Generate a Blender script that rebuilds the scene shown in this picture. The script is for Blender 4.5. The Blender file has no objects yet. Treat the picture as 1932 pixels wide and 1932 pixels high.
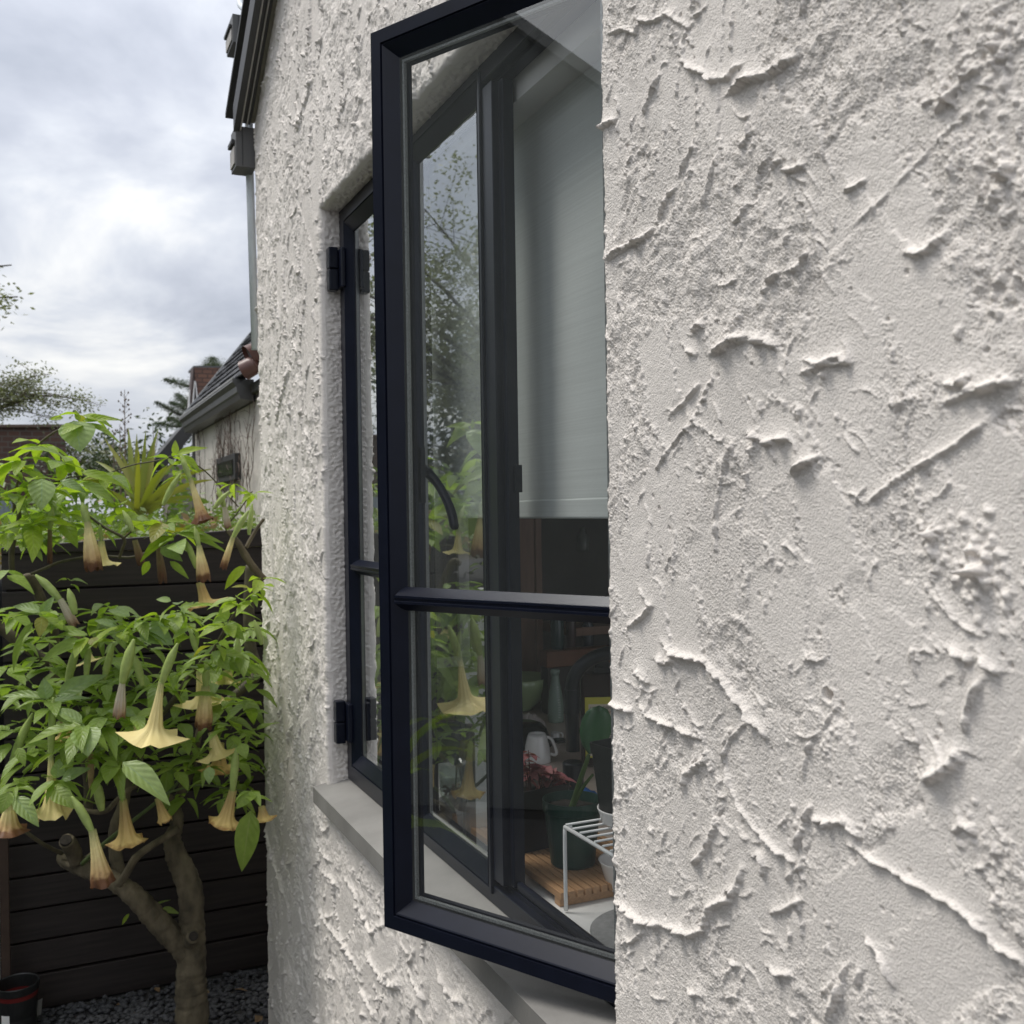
import bpy, bmesh, math, random
import numpy as np
from mathutils import Vector, Matrix, Euler
random.seed(7)
SC = bpy.context.scene
COL = SC.collection
# ------------------------------------------------------------------ camera
D = 0.58                      # metres from the lens to the wall plane (x = 0)
EYE = Vector((-D, 0.0, 1.55))
YAW, PITCH, ROLL = math.radians(24.441), math.radians(-0.123), math.radians(-0.881)
FW = Vector((math.sin(YAW)*math.cos(PITCH), math.cos(YAW)*math.cos(PITCH), math.sin(PITCH)))
_r = Vector((math.cos(YAW), -math.sin(YAW), 0)); _u = _r.cross(FW)
RT = _r*math.cos(ROLL) + _u*math.sin(ROLL)
UP = -_r*math.sin(ROLL) + _u*math.cos(ROLL)
cam_d = bpy.data.cameras.new('camera'); cam = bpy.data.objects.new('camera', cam_d); COL.objects.link(cam)
m = Matrix.Identity(4)
for i in range(3):
    m[i][0] = RT[i]; m[i][1] = UP[i]; m[i][2] = -FW[i]; m[i][3] = EYE[i]
cam.matrix_world = m
cam_d.sensor_width = 36; cam_d.sensor_fit = 'HORIZONTAL'; cam_d.lens = 36.0
cam_d.dof.use_dof = True; cam_d.dof.focus_distance = 1.55; cam_d.dof.aperture_fstop = 11.0
cam_d.clip_start = 0.02; cam_d.clip_end = 500
SC.camera = cam
# ------------------------------------------------------------------ exposure
SC.render.engine = 'CYCLES'
SC.view_settings.view_transform = 'Standard'; SC.view_settings.look = 'None'
SC.view_settings.gamma = 1.0; SC.view_settings.use_curve_mapping = False
SC.view_settings.exposure = 0.74
SC.cycles.use_denoising = True
SC.cycles.max_bounces = 12; SC.cycles.transparent_max_bounces = 24; SC.cycles.diffuse_bounces = 5
SC.cycles.sample_clamp_indirect = 8.0
# ------------------------------------------------------------------ world: overcast sky
SUN_EL, SUN_AZ = math.radians(63), math.radians(-60)     # azimuth from +Y towards +X
wd = bpy.data.worlds.new('World'); SC.world = wd; wd.use_nodes = True
nt = wd.node_tree; nt.nodes.clear()
def N(t, tree=None, **kw):
    n = (tree or nt).nodes.new(t)
    for k, v in kw.items(): setattr(n, k, v)
    return n
def L(a, b, tree=None): (tree or nt).links.new(a, b)
def M_(op, a, b=None, c=None, tree=None, clamp=False):
    n = N('ShaderNodeMath', tree, operation=op); n.use_clamp = clamp
    for i, x in enumerate((a, b, c)):
        if x is None: continue
        if hasattr(x, 'links'): L(x, n.inputs[i], tree)
        else: n.inputs[i].default_value = x
    return n.outputs[0]
out = N('ShaderNodeOutputWorld'); bg = N('ShaderNodeBackground'); L(bg.outputs[0], out.inputs[0])
sky = N('ShaderNodeTexSky', sky_type='NISHITA'); sky.sun_disc = False
sky.sun_elevation = SUN_EL; sky.sun_rotation = SUN_AZ
tc = N('ShaderNodeTexCoord'); sx = N('ShaderNodeSeparateXYZ'); L(tc.outputs['Generated'], sx.inputs[0])
zc = M_('MAXIMUM', sx.outputs[2], 0.0)
den = M_('ADD', zc, 0.16)
px_ = M_('DIVIDE', sx.outputs[0], den); py_ = M_('DIVIDE', sx.outputs[1], den)
cv = N('ShaderNodeCombineXYZ'); L(px_, cv.inputs[0]); L(py_, cv.inputs[1])
n1 = N('ShaderNodeTexNoise'); n1.inputs['Scale'].default_value = 1.45; n1.inputs['Detail'].default_value = 6; n1.inputs['Roughness'].default_value = .56
n1.inputs['Distortion'].default_value = .35
mp = N('ShaderNodeMapping'); mp.inputs['Location'].default_value = (9.1, .6, 0); mp.inputs['Rotation'].default_value = (0, 0, .5); mp.inputs['Scale'].default_value = (1.0, .8, 1)
L(cv.outputs[0], mp.inputs[0]); L(mp.outputs[0], n1.inputs['Vector'])
rp = N('ShaderNodeValToRGB'); L(n1.outputs[0], rp.inputs[0])
cr = rp.color_ramp
cr.elements[0].position = .34; cr.elements[0].color = (.295, .315, .362, 1)
cr.elements[1].position = .66; cr.elements[1].color = (.635, .632, .62, 1)
e = cr.elements.new(.45); e.color = (.365, .384, .432, 1)
e = cr.elements.new(.54); e.color = (.45, .468, .505, 1)
mx = N('ShaderNodeMixRGB'); mx.inputs[0].default_value = .93
skm = N('ShaderNodeMixRGB', blend_type='MULTIPLY'); skm.inputs[0].default_value = 1; skm.inputs[2].default_value = (.07, .07, .07, 1)
L(sky.outputs[0], skm.inputs[1]); L(skm.outputs[0], mx.inputs[1]); L(rp.outputs[0], mx.inputs[2])
# an overcast vault is somewhat brighter towards the zenith
gr = M_('MULTIPLY_ADD', zc, 1.1, .82)
mg = N('ShaderNodeVectorMath', operation='SCALE'); L(mx.outputs[0], mg.inputs[0]); L(gr, mg.inputs['Scale'])
sc10 = N('ShaderNodeVectorMath', operation='SCALE'); L(mg.outputs[0], sc10.inputs[0]); sc10.inputs['Scale'].default_value = 10.0
L(sc10.outputs[0], bg.inputs[0]); bg.inputs[1].default_value = 0.1
# ------------------------------------------------------------------ sun behind cloud
sd = bpy.data.lights.new('sun', 'SUN'); sun = bpy.data.objects.new('sun', sd); COL.objects.link(sun)
sd.energy = 1.5; sd.angle = math.radians(22); sd.color = (1, .955, .895)
sdir = Vector((math.sin(SUN_AZ)*math.cos(SUN_EL), math.cos(SUN_AZ)*math.cos(SUN_EL), math.sin(SUN_EL)))
sun.rotation_euler = (-sdir).to_track_quat('-Z', 'Y').to_euler()
# ------------------------------------------------------------------ rays: photograph position -> point at a known plane or depth
def ray(u, v): return RT*((u-966)/1932) - UP*((v-966)/1932) + FW
def at_x(u, v, X): r = ray(u, v); return EYE + r*((X-EYE.x)/r.x)
def at_y(u, v, Y): r = ray(u, v); return EYE + r*((Y-EYE.y)/r.y)
def at_z(u, v, Z): r = ray(u, v); return EYE + r*((Z-EYE.z)/r.z)
def at_f(u, v, F): return EYE + ray(u, v)*F
# ------------------------------------------------------------------ helpers
def tag(o, label=None, cat=None, group=None, kind=None):
    if label: o['label'] = label
    if cat: o['category'] = cat
    if group: o['group'] = group
    if kind: o['kind'] = kind
    return o
def thing(name, loc, label, cat, group=None):
    o = bpy.data.objects.new(name, None); o.empty_display_size = .05; COL.objects.link(o); o.location = Vector(loc)
    return tag(o, label, cat, group)
def origin(p):
    v = Vector((0, 0, 0))
    while p is not None: v += p.location; p = p.parent
    return v
def adopt(o, parent):
    if parent is not None:
        o.parent = parent
        # the parents here only carry a translation
        off = Vector((0, 0, 0)); q = parent
        if q.type == 'EMPTY': off = q.location
        o.matrix_parent_inverse = Matrix.Translation(-off)
def link(name, me, parent=None, mat=None):
    if mat is not None and not me.materials: me.materials.append(mat)
    o = bpy.data.objects.new(name, me); COL.objects.link(o); adopt(o, parent); return o
def mesh(name, vs, fs, mat, parent=None, smooth=False, uv=None):
    me = bpy.data.meshes.new(name)
    me.from_pydata([tuple(v) for v in vs], [], fs)
    if uv is not None:
        ul = me.uv_layers.new(name='UVMap')
        for p in me.polygons:
            for li, vi in zip(p.loop_indices, p.vertices): ul.data[li].uv = uv[vi]
    if smooth: me.polygons.foreach_set('use_smooth', [True]*len(me.polygons))
    me.update()
    return link(name, me, parent, mat)
def npmesh(name, V, Q, mat, parent=None, smooth=True):
    me = bpy.data.meshes.new(name)
    V = np.asarray(V, dtype=np.float32).reshape(-1, 3); Q = np.asarray(Q, dtype=np.int32); k = Q.shape[1]
    me.vertices.add(len(V)); me.vertices.foreach_set('co', V.ravel())
    me.loops.add(Q.size); me.loops.foreach_set('vertex_index', Q.ravel())
    me.polygons.add(len(Q)); me.polygons.foreach_set('loop_start', np.arange(0, Q.size, k, dtype=np.int32))
    me.polygons.foreach_set('loop_total', np.full(len(Q), k, dtype=np.int32))
    if smooth: me.polygons.foreach_set('use_smooth', np.ones(len(Q), dtype=bool))
    me.update(calc_edges=True); me.validate()
    return link(name, me, parent, mat)
class MB:
    def __init__(s): s.v = []; s.f = []; s.u = []
    def add(s, vs, fs, uv=None):
        b = len(s.v); s.v += [Vector(v) for v in vs]; s.f += [tuple(i+b for i in f) for f in fs]
        s.u += list(uv) if uv is not None else [(0, 0)]*len(vs); return s
    def box(s, a, b, F=None):
        x0, y0, z0 = a; x1, y1, z1 = b
        vs = [(x0,y0,z0),(x1,y0,z0),(x1,y1,z0),(x0,y1,z0),(x0,y0,z1),(x1,y0,z1),(x1,y1,z1),(x0,y1,z1)]
        if F: vs = [F(*v) for v in vs]
        return s.add(vs, [(0,3,2,1),(4,5,6,7),(0,1,5,4),(1,2,6,5),(2,3,7,6),(3,0,4,7)])
    def tube(s, pts, rad, n=8, cap=True, wob=0.0):
        pts = [Vector(p) for p in pts]; k = len(pts)
        if not hasattr(rad, '__len__'): rad = [rad]*k
        ref = None; vs = []
        for i in range(k):
            t = (pts[min(i+1, k-1)] - pts[max(i-1, 0)]).normalized()
            if ref is None: ref = t.orthogonal().normalized()
            ref = (ref - t*ref.dot(t)).normalized(); b = t.cross(ref)
            for j in range(n):
                a = 2*math.pi*j/n; r = rad[i]*(1 + wob*random.uniform(-1, 1))
                vs.append(pts[i] + ref*math.cos(a)*r + b*math.sin(a)*r)
        fs = [(i*n+j, i*n+(j+1) % n, (i+1)*n+(j+1) % n, (i+1)*n+j) for i in range(k-1) for j in range(n)]
        if cap: fs += [tuple(range(n-1, -1, -1)), tuple(range((k-1)*n, k*n))]
        return s.add(vs, fs)
    def lathe(s, prof, c, n=24, F=None, capb=False):
        vs = []; c = Vector(c)
        for r, z in prof:
            for j in range(n):
                a = 2*math.pi*j/n; vs.append(c + Vector((r*math.cos(a), r*math.sin(a), z)))
        k = len(prof)
        fs = [(i*n+j, i*n+(j+1) % n, (i+1)*n+(j+1) % n, (i+1)*n+j) for i in range(k-1) for j in range(n)]
        if capb: fs.append(tuple(range(n-1, -1, -1)))
        return s.add(vs, fs)
    def ring(s, F, u0, v0, u1, v1, prof):
        """mitred frame: the closed PROF of (inset, depth) swept round the rectangle; F maps (u, v, depth)"""
        k = len(prof); vs = []
        for cu, cv, su, sv in ((u0,v0,1,1),(u1,v0,-1,1),(u1,v1,-1,-1),(u0,v1,1,-1)):
            for a, d in prof: vs.append(F(cu+su*a, cv+sv*a, d))
        fs = [(c*k+i, ((c+1) % 4)*k+i, ((c+1) % 4)*k+(i+1) % k, c*k+(i+1) % k) for c in range(4) for i in range(k)]
        return s.add(vs, fs)
    def bar(s, F, u0, u1, v, prof):
        """horizontal bar from u0 to u1 centred on v: PROF of (dv, depth)"""
        k = len(prof); vs = [F(u, v+a, d) for u in (u0, u1) for a, d in prof]
        return s.add(vs, [(i, (i+1) % k, k+(i+1) % k, k+i) for i in range(k)] + [tuple(range(k-1, -1, -1)), tuple(range(k, 2*k))])
    def vbar(s, F, v0, v1, prof):
        k = len(prof); vs = [F(a, v, d) for v in (v0, v1) for a, d in prof]
        return s.add(vs, [(i, (i+1) % k, k+(i+1) % k, k+i) for i in range(k)] + [tuple(range(k-1, -1, -1)), tuple(range(k, 2*k))])
    def build(s, name, mat, parent=None, smooth=False, uv=False, bevel=0, weld=False):
        if bevel or weld:
            bm = bmesh.new(); vv = [bm.verts.new(v) for v in s.v]
            for f in s.f:
                try: bm.faces.new([vv[i] for i in f])
                except ValueError: pass
            if weld: bmesh.ops.remove_doubles(bm, verts=bm.verts, dist=1e-5)
            bmesh.ops.recalc_face_normals(bm, faces=bm.faces)
            if bevel: bmesh.ops.bevel(bm, geom=list(bm.edges), offset=bevel, segments=2, affect='EDGES', profile=.5)
            me = bpy.data.meshes.new(name); bm.to_mesh(me); bm.free()
            if smooth: me.polygons.foreach_set('use_smooth', [True]*len(me.polygons))
            return link(name, me, parent, mat)
        return mesh(name, s.v, s.f, mat, parent, smooth, s.u if uv else None)
def copy_of(o, parent=None, off=(0, 0, 0)):
    c = o.copy(); COL.objects.link(c)
    if parent is not None: adopt(c, parent)
    c.location = o.location + Vector(off); return c
def smooth_path(pts, n=6):
    """Catmull-Rom through (point, radius) pairs"""
    P = [Vector(p) for p, r in pts]; Rr = [r for p, r in pts]; o = []; q = []
    for i in range(len(P)-1):
        a, b, c, d = P[max(i-1, 0)], P[i], P[i+1], P[min(i+2, len(P)-1)]
        for j in range(n):
            t = j/n
            o.append(.5*((2*b) + (c-a)*t + (2*a-5*b+4*c-d)*t*t + (3*b-a-3*c+d)*t**3)); q.append(Rr[i]*(1-t)+Rr[i+1]*t)
    o.append(P[-1]); q.append(Rr[-1]); return o, q
# ------------------------------------------------------------------ materials
def mat(name, col, rough=.6, metal=0, spec=.5, var=0, vscale=20, bump=0, bscale=100, coat=0, coord='Object', stretch=None, alpha=None, detail=4):
    mt = bpy.data.materials.new(name); mt.use_nodes = True; t = mt.node_tree; b = t.nodes['Principled BSDF']
    b.inputs['Base Color'].default_value = (*col, 1); b.inputs['Roughness'].default_value = rough; b.inputs['Metallic'].default_value = metal
    b.inputs['Specular IOR Level'].default_value = spec; b.inputs['Coat Weight'].default_value = coat
    if var or bump:
        c = N('ShaderNodeTexCoord', t); mpn = N('ShaderNodeMapping', t); L(c.outputs[coord], mpn.inputs[0], t)
        if stretch: mpn.inputs['Scale'].default_value = stretch
        if var:
            n = N('ShaderNodeTexNoise', t); n.inputs['Scale'].default_value = vscale; n.inputs['Detail'].default_value = detail; L(mpn.outputs[0], n.inputs['Vector'], t)
            r = N('ShaderNodeMapRange', t); r.inputs[1].default_value = .3; r.inputs[2].default_value = .7; r.inputs[3].default_value = 1-var; r.inputs[4].default_value = 1+var
            L(n.outputs[0], r.inputs[0], t)
            s = N('ShaderNodeVectorMath', t, operation='SCALE'); s.inputs[0].default_value = col; L(r.outputs[0], s.inputs['Scale'], t); L(s.outputs[0], b.inputs['Base Color'], t)
        if bump:
            n = N('ShaderNodeTexNoise', t); n.inputs['Scale'].default_value = bscale; n.inputs['Detail'].default_value = 5; L(mpn.outputs[0], n.inputs['Vector'], t)
            bp = N('ShaderNodeBump', t); bp.inputs['Strength'].default_value = 1; bp.inputs['Distance'].default_value = bump; L(n.outputs[0], bp.inputs['Height'], t); L(bp.outputs[0], b.inputs['Normal'], t)
    return mt
def glass_mat(name, tint=(.93, .96, .95), power=3.0, dust=.007):
    """flat glazing: clear transmission plus Fresnel reflection of every surface of the pane"""
    mt = bpy.data.materials.new(name); mt.use_nodes = True; t = mt.node_tree; t.nodes.clear()
    o = N('ShaderNodeOutputMaterial', t); mxs = N('ShaderNodeMixShader', t); tr = N('ShaderNodeBsdfTransparent', t); gl = N('ShaderNodeBsdfGlossy', t)
    tr.inputs[0].default_value = (*tint, 1); gl.inputs['Roughness'].default_value = 0.0; gl.inputs[0].default_value = (.95, .97, .97, 1)
    fr = N('ShaderNodeLayerWeight', t); fr.inputs[0].default_value = .5       # facing = 1 - cos, the same from both sides
    sch = M_('MULTIPLY_ADD', M_('POWER', fr.outputs['Facing'], 5.0, tree=t), .96, .04, tree=t)
    k = M_('SUBTRACT', 1.0, M_('POWER', M_('SUBTRACT', 1.0, sch, tree=t), power, tree=t), tree=t)
    L(k, mxs.inputs[0], t); L(tr.outputs[0], mxs.inputs[1], t); L(gl.outputs[0], mxs.inputs[2], t)
    df = N('ShaderNodeBsdfDiffuse', t); df.inputs[0].default_value = (.62, .64, .62, 1); dm = N('ShaderNodeMixShader', t)      # a film of dust and dried rain
    c = N('ShaderNodeTexCoord', t); mpn = N('ShaderNodeMapping', t); mpn.inputs['Scale'].default_value = (1, 1, .35); n = N('ShaderNodeTexNoise', t); n.inputs['Scale'].default_value = 14; n.inputs['Detail'].default_value = 7; L(c.outputs['Object'], mpn.inputs[0], t); L(mpn.outputs[0], n.inputs['Vector'], t)
    L(M_('MULTIPLY', M_('POWER', n.outputs[0], 2.0, tree=t), dust*4, tree=t), dm.inputs[0], t); L(mxs.outputs[0], dm.inputs[1], t); L(df.outputs[0], dm.inputs[2], t); L(dm.outputs[0], o.inputs[0], t)
    return mt
def leaf_mat(name, a, b, trans=.35, rough=.42, vein=(.30, .36, .12), gen=True):
    """two-tone leaf: random tint per object, pale midrib and side veins along the blade, some light through it"""
    mt = bpy.data.materials.new(name); mt.use_nodes = True; t = mt.node_tree; p = t.nodes['Principled BSDF']; o = t.nodes['Material Output']
    oi = N('ShaderNodeObjectInfo', t); mxc = N('ShaderNodeMixRGB', t); mxc.inputs[1].default_value = (*a, 1); mxc.inputs[2].default_value = (*b, 1); L(oi.outputs['Random'], mxc.inputs[0], t)
    colr = mxc.outputs[0]
    if gen:
        uvn = N('ShaderNodeUVMap', t); sp = N('ShaderNodeSeparateXYZ', t); L(uvn.outputs[0], sp.inputs[0], t)
        d = M_('ABSOLUTE', M_('SUBTRACT', sp.outputs[0], .5, tree=t), tree=t)
        mid = M_('LESS_THAN', d, .028, tree=t)
        w = M_('SINE', M_('MULTIPLY', M_('SUBTRACT', sp.outputs[1], M_('MULTIPLY', d, .55, tree=t), tree=t), 40.0, tree=t), tree=t)
        side = M_('MULTIPLY', M_('GREATER_THAN', w, .965, tree=t), .3, tree=t)
        vv = M_('MAXIMUM', mid, side, tree=t)
        vm = N('ShaderNodeMixRGB', t); L(M_('MULTIPLY', vv, .55, tree=t), vm.inputs[0], t); L(colr, vm.inputs[1], t); vm.inputs[2].default_value = (*vein, 1); colr = vm.outputs[0]
        bp = N('ShaderNodeBump', t); bp.inputs['Distance'].default_value = .0012; bp.inputs['Strength'].default_value = .35; L(w, bp.inputs['Height'], t); L(bp.outputs[0], p.inputs['Normal'], t)
    nz = N('ShaderNodeTexNoise', t); nz.inputs['Scale'].default_value = 6; tcn = N('ShaderNodeTexCoord', t); L(tcn.outputs['Object'], nz.inputs['Vector'], t)
    sc = N('ShaderNodeVectorMath', t, operation='SCALE'); L(colr, sc.inputs[0], t); L(M_('MULTIPLY_ADD', nz.outputs[0], .7, .65, tree=t), sc.inputs['Scale'], t); colr = sc.outputs[0]
    L(colr, p.inputs['Base Color'], t); p.inputs['Roughness'].default_value = rough
    tl = N('ShaderNodeBsdfTranslucent', t); tcx = N('ShaderNodeVectorMath', t, operation='MULTIPLY'); L(colr, tcx.inputs[0], t); tcx.inputs[1].default_value = (1.5, 1.7, .6); L(tcx.outputs[0], tl.inputs[0], t)
    ms = N('ShaderNodeMixShader', t); ms.inputs[0].default_value = trans; L(p.outputs[0], ms.inputs[1], t); L(tl.outputs[0], ms.inputs[2], t); L(ms.outputs[0], o.inputs[0], t)
    return mt
def brick_mat(name, c1, c2, mortar, scale, bw=.5, rh=.25):
    mt = bpy.data.materials.new(name); mt.use_nodes = True; t = mt.node_tree; p = t.nodes['Principled BSDF']
    c = N('ShaderNodeTexCoord', t); b = N('ShaderNodeTexBrick', t); sp = N('ShaderNodeSeparateXYZ', t); cb = N('ShaderNodeCombineXYZ', t)
    L(c.outputs['Object'], sp.inputs[0], t); L(M_('ADD', sp.outputs[0], sp.outputs[1], tree=t), cb.inputs[0], t); L(sp.outputs[2], cb.inputs[1], t); L(cb.outputs[0], b.inputs['Vector'], t)
    b.inputs['Scale'].default_value = scale; b.inputs['Color1'].default_value = (*c1, 1); b.inputs['Color2'].default_value = (*c2, 1); b.inputs['Mortar'].default_value = (*mortar, 1)
    b.inputs['Mortar Size'].default_value = .03; b.inputs['Brick Width'].default_value = bw; b.inputs['Row Height'].default_value = rh
    L(b.outputs[0], p.inputs['Base Color'], t); p.inputs['Roughness'].default_value = .85
    return mt
def stucco_mat(name, col, bump=.0006, bscale=900, var=.05):
    mt = mat(name, col, rough=.82, spec=.25, var=var, vscale=3.0, bump=bump, bscale=bscale, detail=7); return mt
MT = {}
MT['stucco'] = stucco_mat('painted_stucco', (.79, .742, .687), bump=.0014, bscale=560, var=.075)
MT['stucco_back'] = stucco_mat('weathered_stucco', (.62, .585, .53), bump=.006, bscale=30, var=.14)
MT['stucco_grey'] = stucco_mat('grey_stucco', (.19, .20, .185), bump=.004, bscale=60)
MT['steel'] = mat('navy_black_paint', (.0058, .0078, .0165), rough=.30, spec=.25, var=.15, vscale=22, bump=.00003, bscale=160)
MT['gasket'] = mat('rubber_gasket', (.012, .012, .013), rough=.7)
MT['spacer'] = mat('aluminium_spacer', (.26, .27, .265), rough=.5, metal=.2, var=.45, vscale=600)
MT['sillpaint'] = mat('warm_grey_sill_paint', (.225, .218, .203), rough=.55, var=.16, vscale=9, bump=.0005, bscale=160)
MT['glass'] = glass_mat('window_glass', (.955, .97, .965), 4.0)
MT['fixedglass'] = glass_mat('fixed_pane_glass', (.955, .97, .965), 4.2, .016)
MT['clear'] = glass_mat('clear_glass', (.9, .95, .92), 2.0, .02)
MT['trimdark'] = mat('dark_grey_trim_paint', (.045, .045, .046), rough=.5, var=.12, vscale=14, bump=.0004, bscale=90)
MT['trimgrey'] = mat('grey_metal_paint', (.105, .105, .104), rough=.5, var=.08, vscale=10)
MT['trimlight'] = mat('pale_trim_edge', (.42, .40, .37), rough=.6, var=.15, vscale=20)
MT['pipe'] = mat('pale_grey_conduit', (.66, .71, .74), rough=.45, var=.06)
MT['white'] = mat('white_paint', (.78, .78, .76), rough=.45)
MT['whitewire'] = mat('white_coated_wire', (.82, .83, .82), rough=.3)
MT['ceramic'] = mat('white_ceramic', (.82, .81, .79), rough=.12, coat=.4)
# ------------------------------------------------------------------ own house: trowelled stucco wall as real relief
OY0, OY1, OZ0, OZ1 = 1.018, 2.320, 0.875, 2.246        # window opening in the wall
WEND = 3.090                                           # far corner of the house
rng = np.random.default_rng(11)
def band(shape, sp, lo, hi, seed):
    """band-limited noise on a grid with spacing sp, wavelengths lo..hi in metres, unit variance"""
    g = np.random.default_rng(seed).standard_normal(shape)
    fy = np.fft.fftfreq(shape[0], sp[0])[:, None]; fz = np.fft.rfftfreq(shape[1], sp[1])[None, :]
    k = np.hypot(fy, fz); w = np.exp(-((np.log(np.maximum(k, 1e-6)) - math.log(1/math.sqrt(lo*hi)))/(math.log(hi/lo)/2+.15))**2)
    r = np.fft.irfft2(np.fft.rfft2(g)*w, s=shape); return (r/r.std()).astype(np.float32)
def sstep(a, b, x): t = np.clip((x-a)/(b-a), 0, 1); return t*t*(3-2*t)
class Relief:
    def __init__(s, y0, z0, sp, shape, seed):
        s.y0, s.z0, s.sp, s.shape = y0, z0, sp, shape
        s.y = y0 + np.arange(shape[0])*sp[0]; s.z = z0 + np.arange(shape[1])*sp[1]
        s.h = np.zeros(shape, np.float32); s.rag = band(shape, sp, max(.006, 2.5*max(sp)), .02, seed+5); s.rag2 = band(shape, sp, .012, .05, seed+6)
        s.grain = np.ones(shape, np.float32)
    def win(s, y, z, r):
        i0 = max(0, int((y-r-s.y0)/s.sp[0])); i1 = min(s.shape[0], int((y+r-s.y0)/s.sp[0])+2)
        j0 = max(0, int((z-r-s.z0)/s.sp[1])); j1 = min(s.shape[1], int((z+r-s.z0)/s.sp[1])+2)
        if i1-i0 < 2 or j1-j0 < 2: return None
        sl = (slice(i0, i1), slice(j0, j1)); return sl, s.y[sl[0]][:, None], s.z[sl[1]][None, :]
    def stroke(s, y, z, ang, ln, wd, amp, flat=.8, lift=0, bend=0):
        """one pass of the trowel: levels a patch, leaves a torn ridge along one edge and a dollop where it stopped"""
        w = s.win(y, z, max(ln, wd)*1.25+.01)
        if w is None: return
        sl, yy, zz = w; c, q = math.cos(ang), math.sin(ang)
        a = (yy-y)*c + (zz-z)*q; b = -(yy-y)*q + (zz-z)*c; b = b + bend*a*a
        rg = s.rag[sl]; r2 = s.rag2[sl]; b = b + .0012*rg + .002*r2
        mask = sstep(ln, ln*.82, np.abs(a))*sstep(wd, wd*.86, np.abs(b))
        H = s.h[sl]; m0 = (H*mask).sum()/max(mask.sum(), 1e-6)
        H += (m0 + lift + (b/wd)*.0012 - H)*mask*flat
        s.grain[sl] *= 1-(.86 if flat > .92 else .40)*mask
        if amp:
            brk = sstep(-.5, .35, r2 + .6*np.sin(a/ln*5+y*40))
            al = sstep(ln*1.02, ln*.75, np.abs(a))
            d = b + wd; g = np.where(d < 0, np.exp(-(d/.0016)**2), np.exp(-(d/.0042)**2))
            H += amp*g*al*brk*(1+.35*rg)
            e = a - ln; H += amp*1.2*np.exp(-(e/.004)**2)*sstep(wd, wd*.3, np.abs(b))*sstep(0, 1.1, rg+.6*r2)
    def ridge(s, pts, w, amp, ends=1):
        """a raised lip along a path in the wall plane, sheer below and sloping back above"""
        P = np.array(pts, float); lo = P.min(0)-w*5; hi = P.max(0)+w*5
        c = (lo+hi)/2; W = s.win(c[0], c[1], float(max(hi-lo))/2+.004)
        if W is None: return
        sl, yy, zz = W; best = np.full(np.broadcast(yy, zz).shape, 1e9); sd = np.zeros_like(best); ss = np.zeros_like(best)
        seg = np.hypot(*np.diff(P, axis=0).T); tot = max(seg.sum(), 1e-6); acc = 0
        for i in range(len(P)-1):
            d = P[i+1]-P[i]; l2 = max((d*d).sum(), 1e-12)
            t = np.clip(((yy-P[i][0])*d[0] + (zz-P[i][1])*d[1])/l2, 0, 1)
            ey = yy-(P[i][0]+t*d[0]); ez = zz-(P[i][1]+t*d[1]); dd = np.hypot(ey, ez); u = dd < best
            best = np.where(u, dd, best); sd = np.where(u, ez, sd); ss = np.where(u, (acc+t*seg[i])/tot, ss); acc += seg[i]
        rg = s.rag[sl]; r2 = s.rag2[sl]
        dn = np.abs(best + w*.20*rg)
        side = sd + .15*w*r2
        g = np.where(side < 0, np.exp(-(dn/(w*.58))**3), np.exp(-(dn/(w*1.15))**2))
        lipb = np.where(side >= 0, .36*np.exp(-(best/(w*3.4))**2), 0)
        taper = np.sqrt(np.clip(np.minimum(ss, 1-ss)*6+.18, 0, 1)) if ends else 1
        s.h[sl] += amp*(g*(1+.28*r2+.15*rg)+lipb)*taper
    def blob(s, y, z, r, h, pit=False):
        w = s.win(y, z, r*1.6)
        if w is None: return
        sl, yy, zz = w; d = np.hypot(yy-y, zz-z)/r + .16*s.rag[sl]
        s.h[sl] += (-h if pit else h)*np.exp(-np.clip(d, 0, 3)**3*1.2)
    def cluster(s, y, z, R, n, rmin, rmax, g):
        for _ in range(n):
            rr = rmin + (rmax-rmin)*g.random()**2.2; a = g.random()*6.283; q = R*abs(g.normal())*.6
            s.blob(y+q*math.cos(a), z+q*math.sin(a), rr, rr*(.5+.35*g.random()))
def wall_uv(pts, offx, offy, k): return [(lambda p: (p.y, p.z))(at_x(offx+x/k, offy+y/k, 0)) for x, y in pts]
# --- near strip, beside the lens
NS = (.0011, .00115)
near = Relief(.405, .885, NS, (int((OY0-.405)/NS[0])+1, 1170), 21)
near.y += OY0 - near.y[-1]; near.y0 = near.y[0]
h = near
h.h += .0011*band(h.shape, NS, .05, .16, 31) + .00045*band(h.shape, NS, .012, .03, 32)
g = np.random.default_rng(5)
for i in range(150):
    h.stroke(g.uniform(.38, 1.03), g.uniform(.87, 2.25), g.choice([-.95, -.7, .9, 1.2, 1.45, -1.2, .5])+g.normal()*.2, g.uniform(.03, .12), g.uniform(.015, .05), (g.random() < .6)*g.uniform(.0008, .0026), flat=g.uniform(.5, .9), lift=g.normal()*.0005, bend=g.normal()*2)
for i in range(60):
    h.cluster(g.uniform(.42, 1.0), g.uniform(.9, 2.2), g.uniform(.012, .045), int(g.uniform(5, 20)), .0011, .0030, g)
def drags(R, n, y0, y1, z0, z1, angf, l0, l1, w0, w1, a0, a1):
    """thin torn drag marks"""
    for _ in range(n):
        y, z = g.uniform(y0, y1), g.uniform(z0, z1); an = angf(y, z)+g.normal()*.22; ln = g.uniform(l0, l1); k = 5; c = g.normal()*.5
        R.ridge([(y+math.cos(an+c*t)*ln*t, z+math.sin(an+c*t)*ln*t) for t in np.linspace(0, 1, k)], g.uniform(w0, w1), g.uniform(a0, a1))
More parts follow.
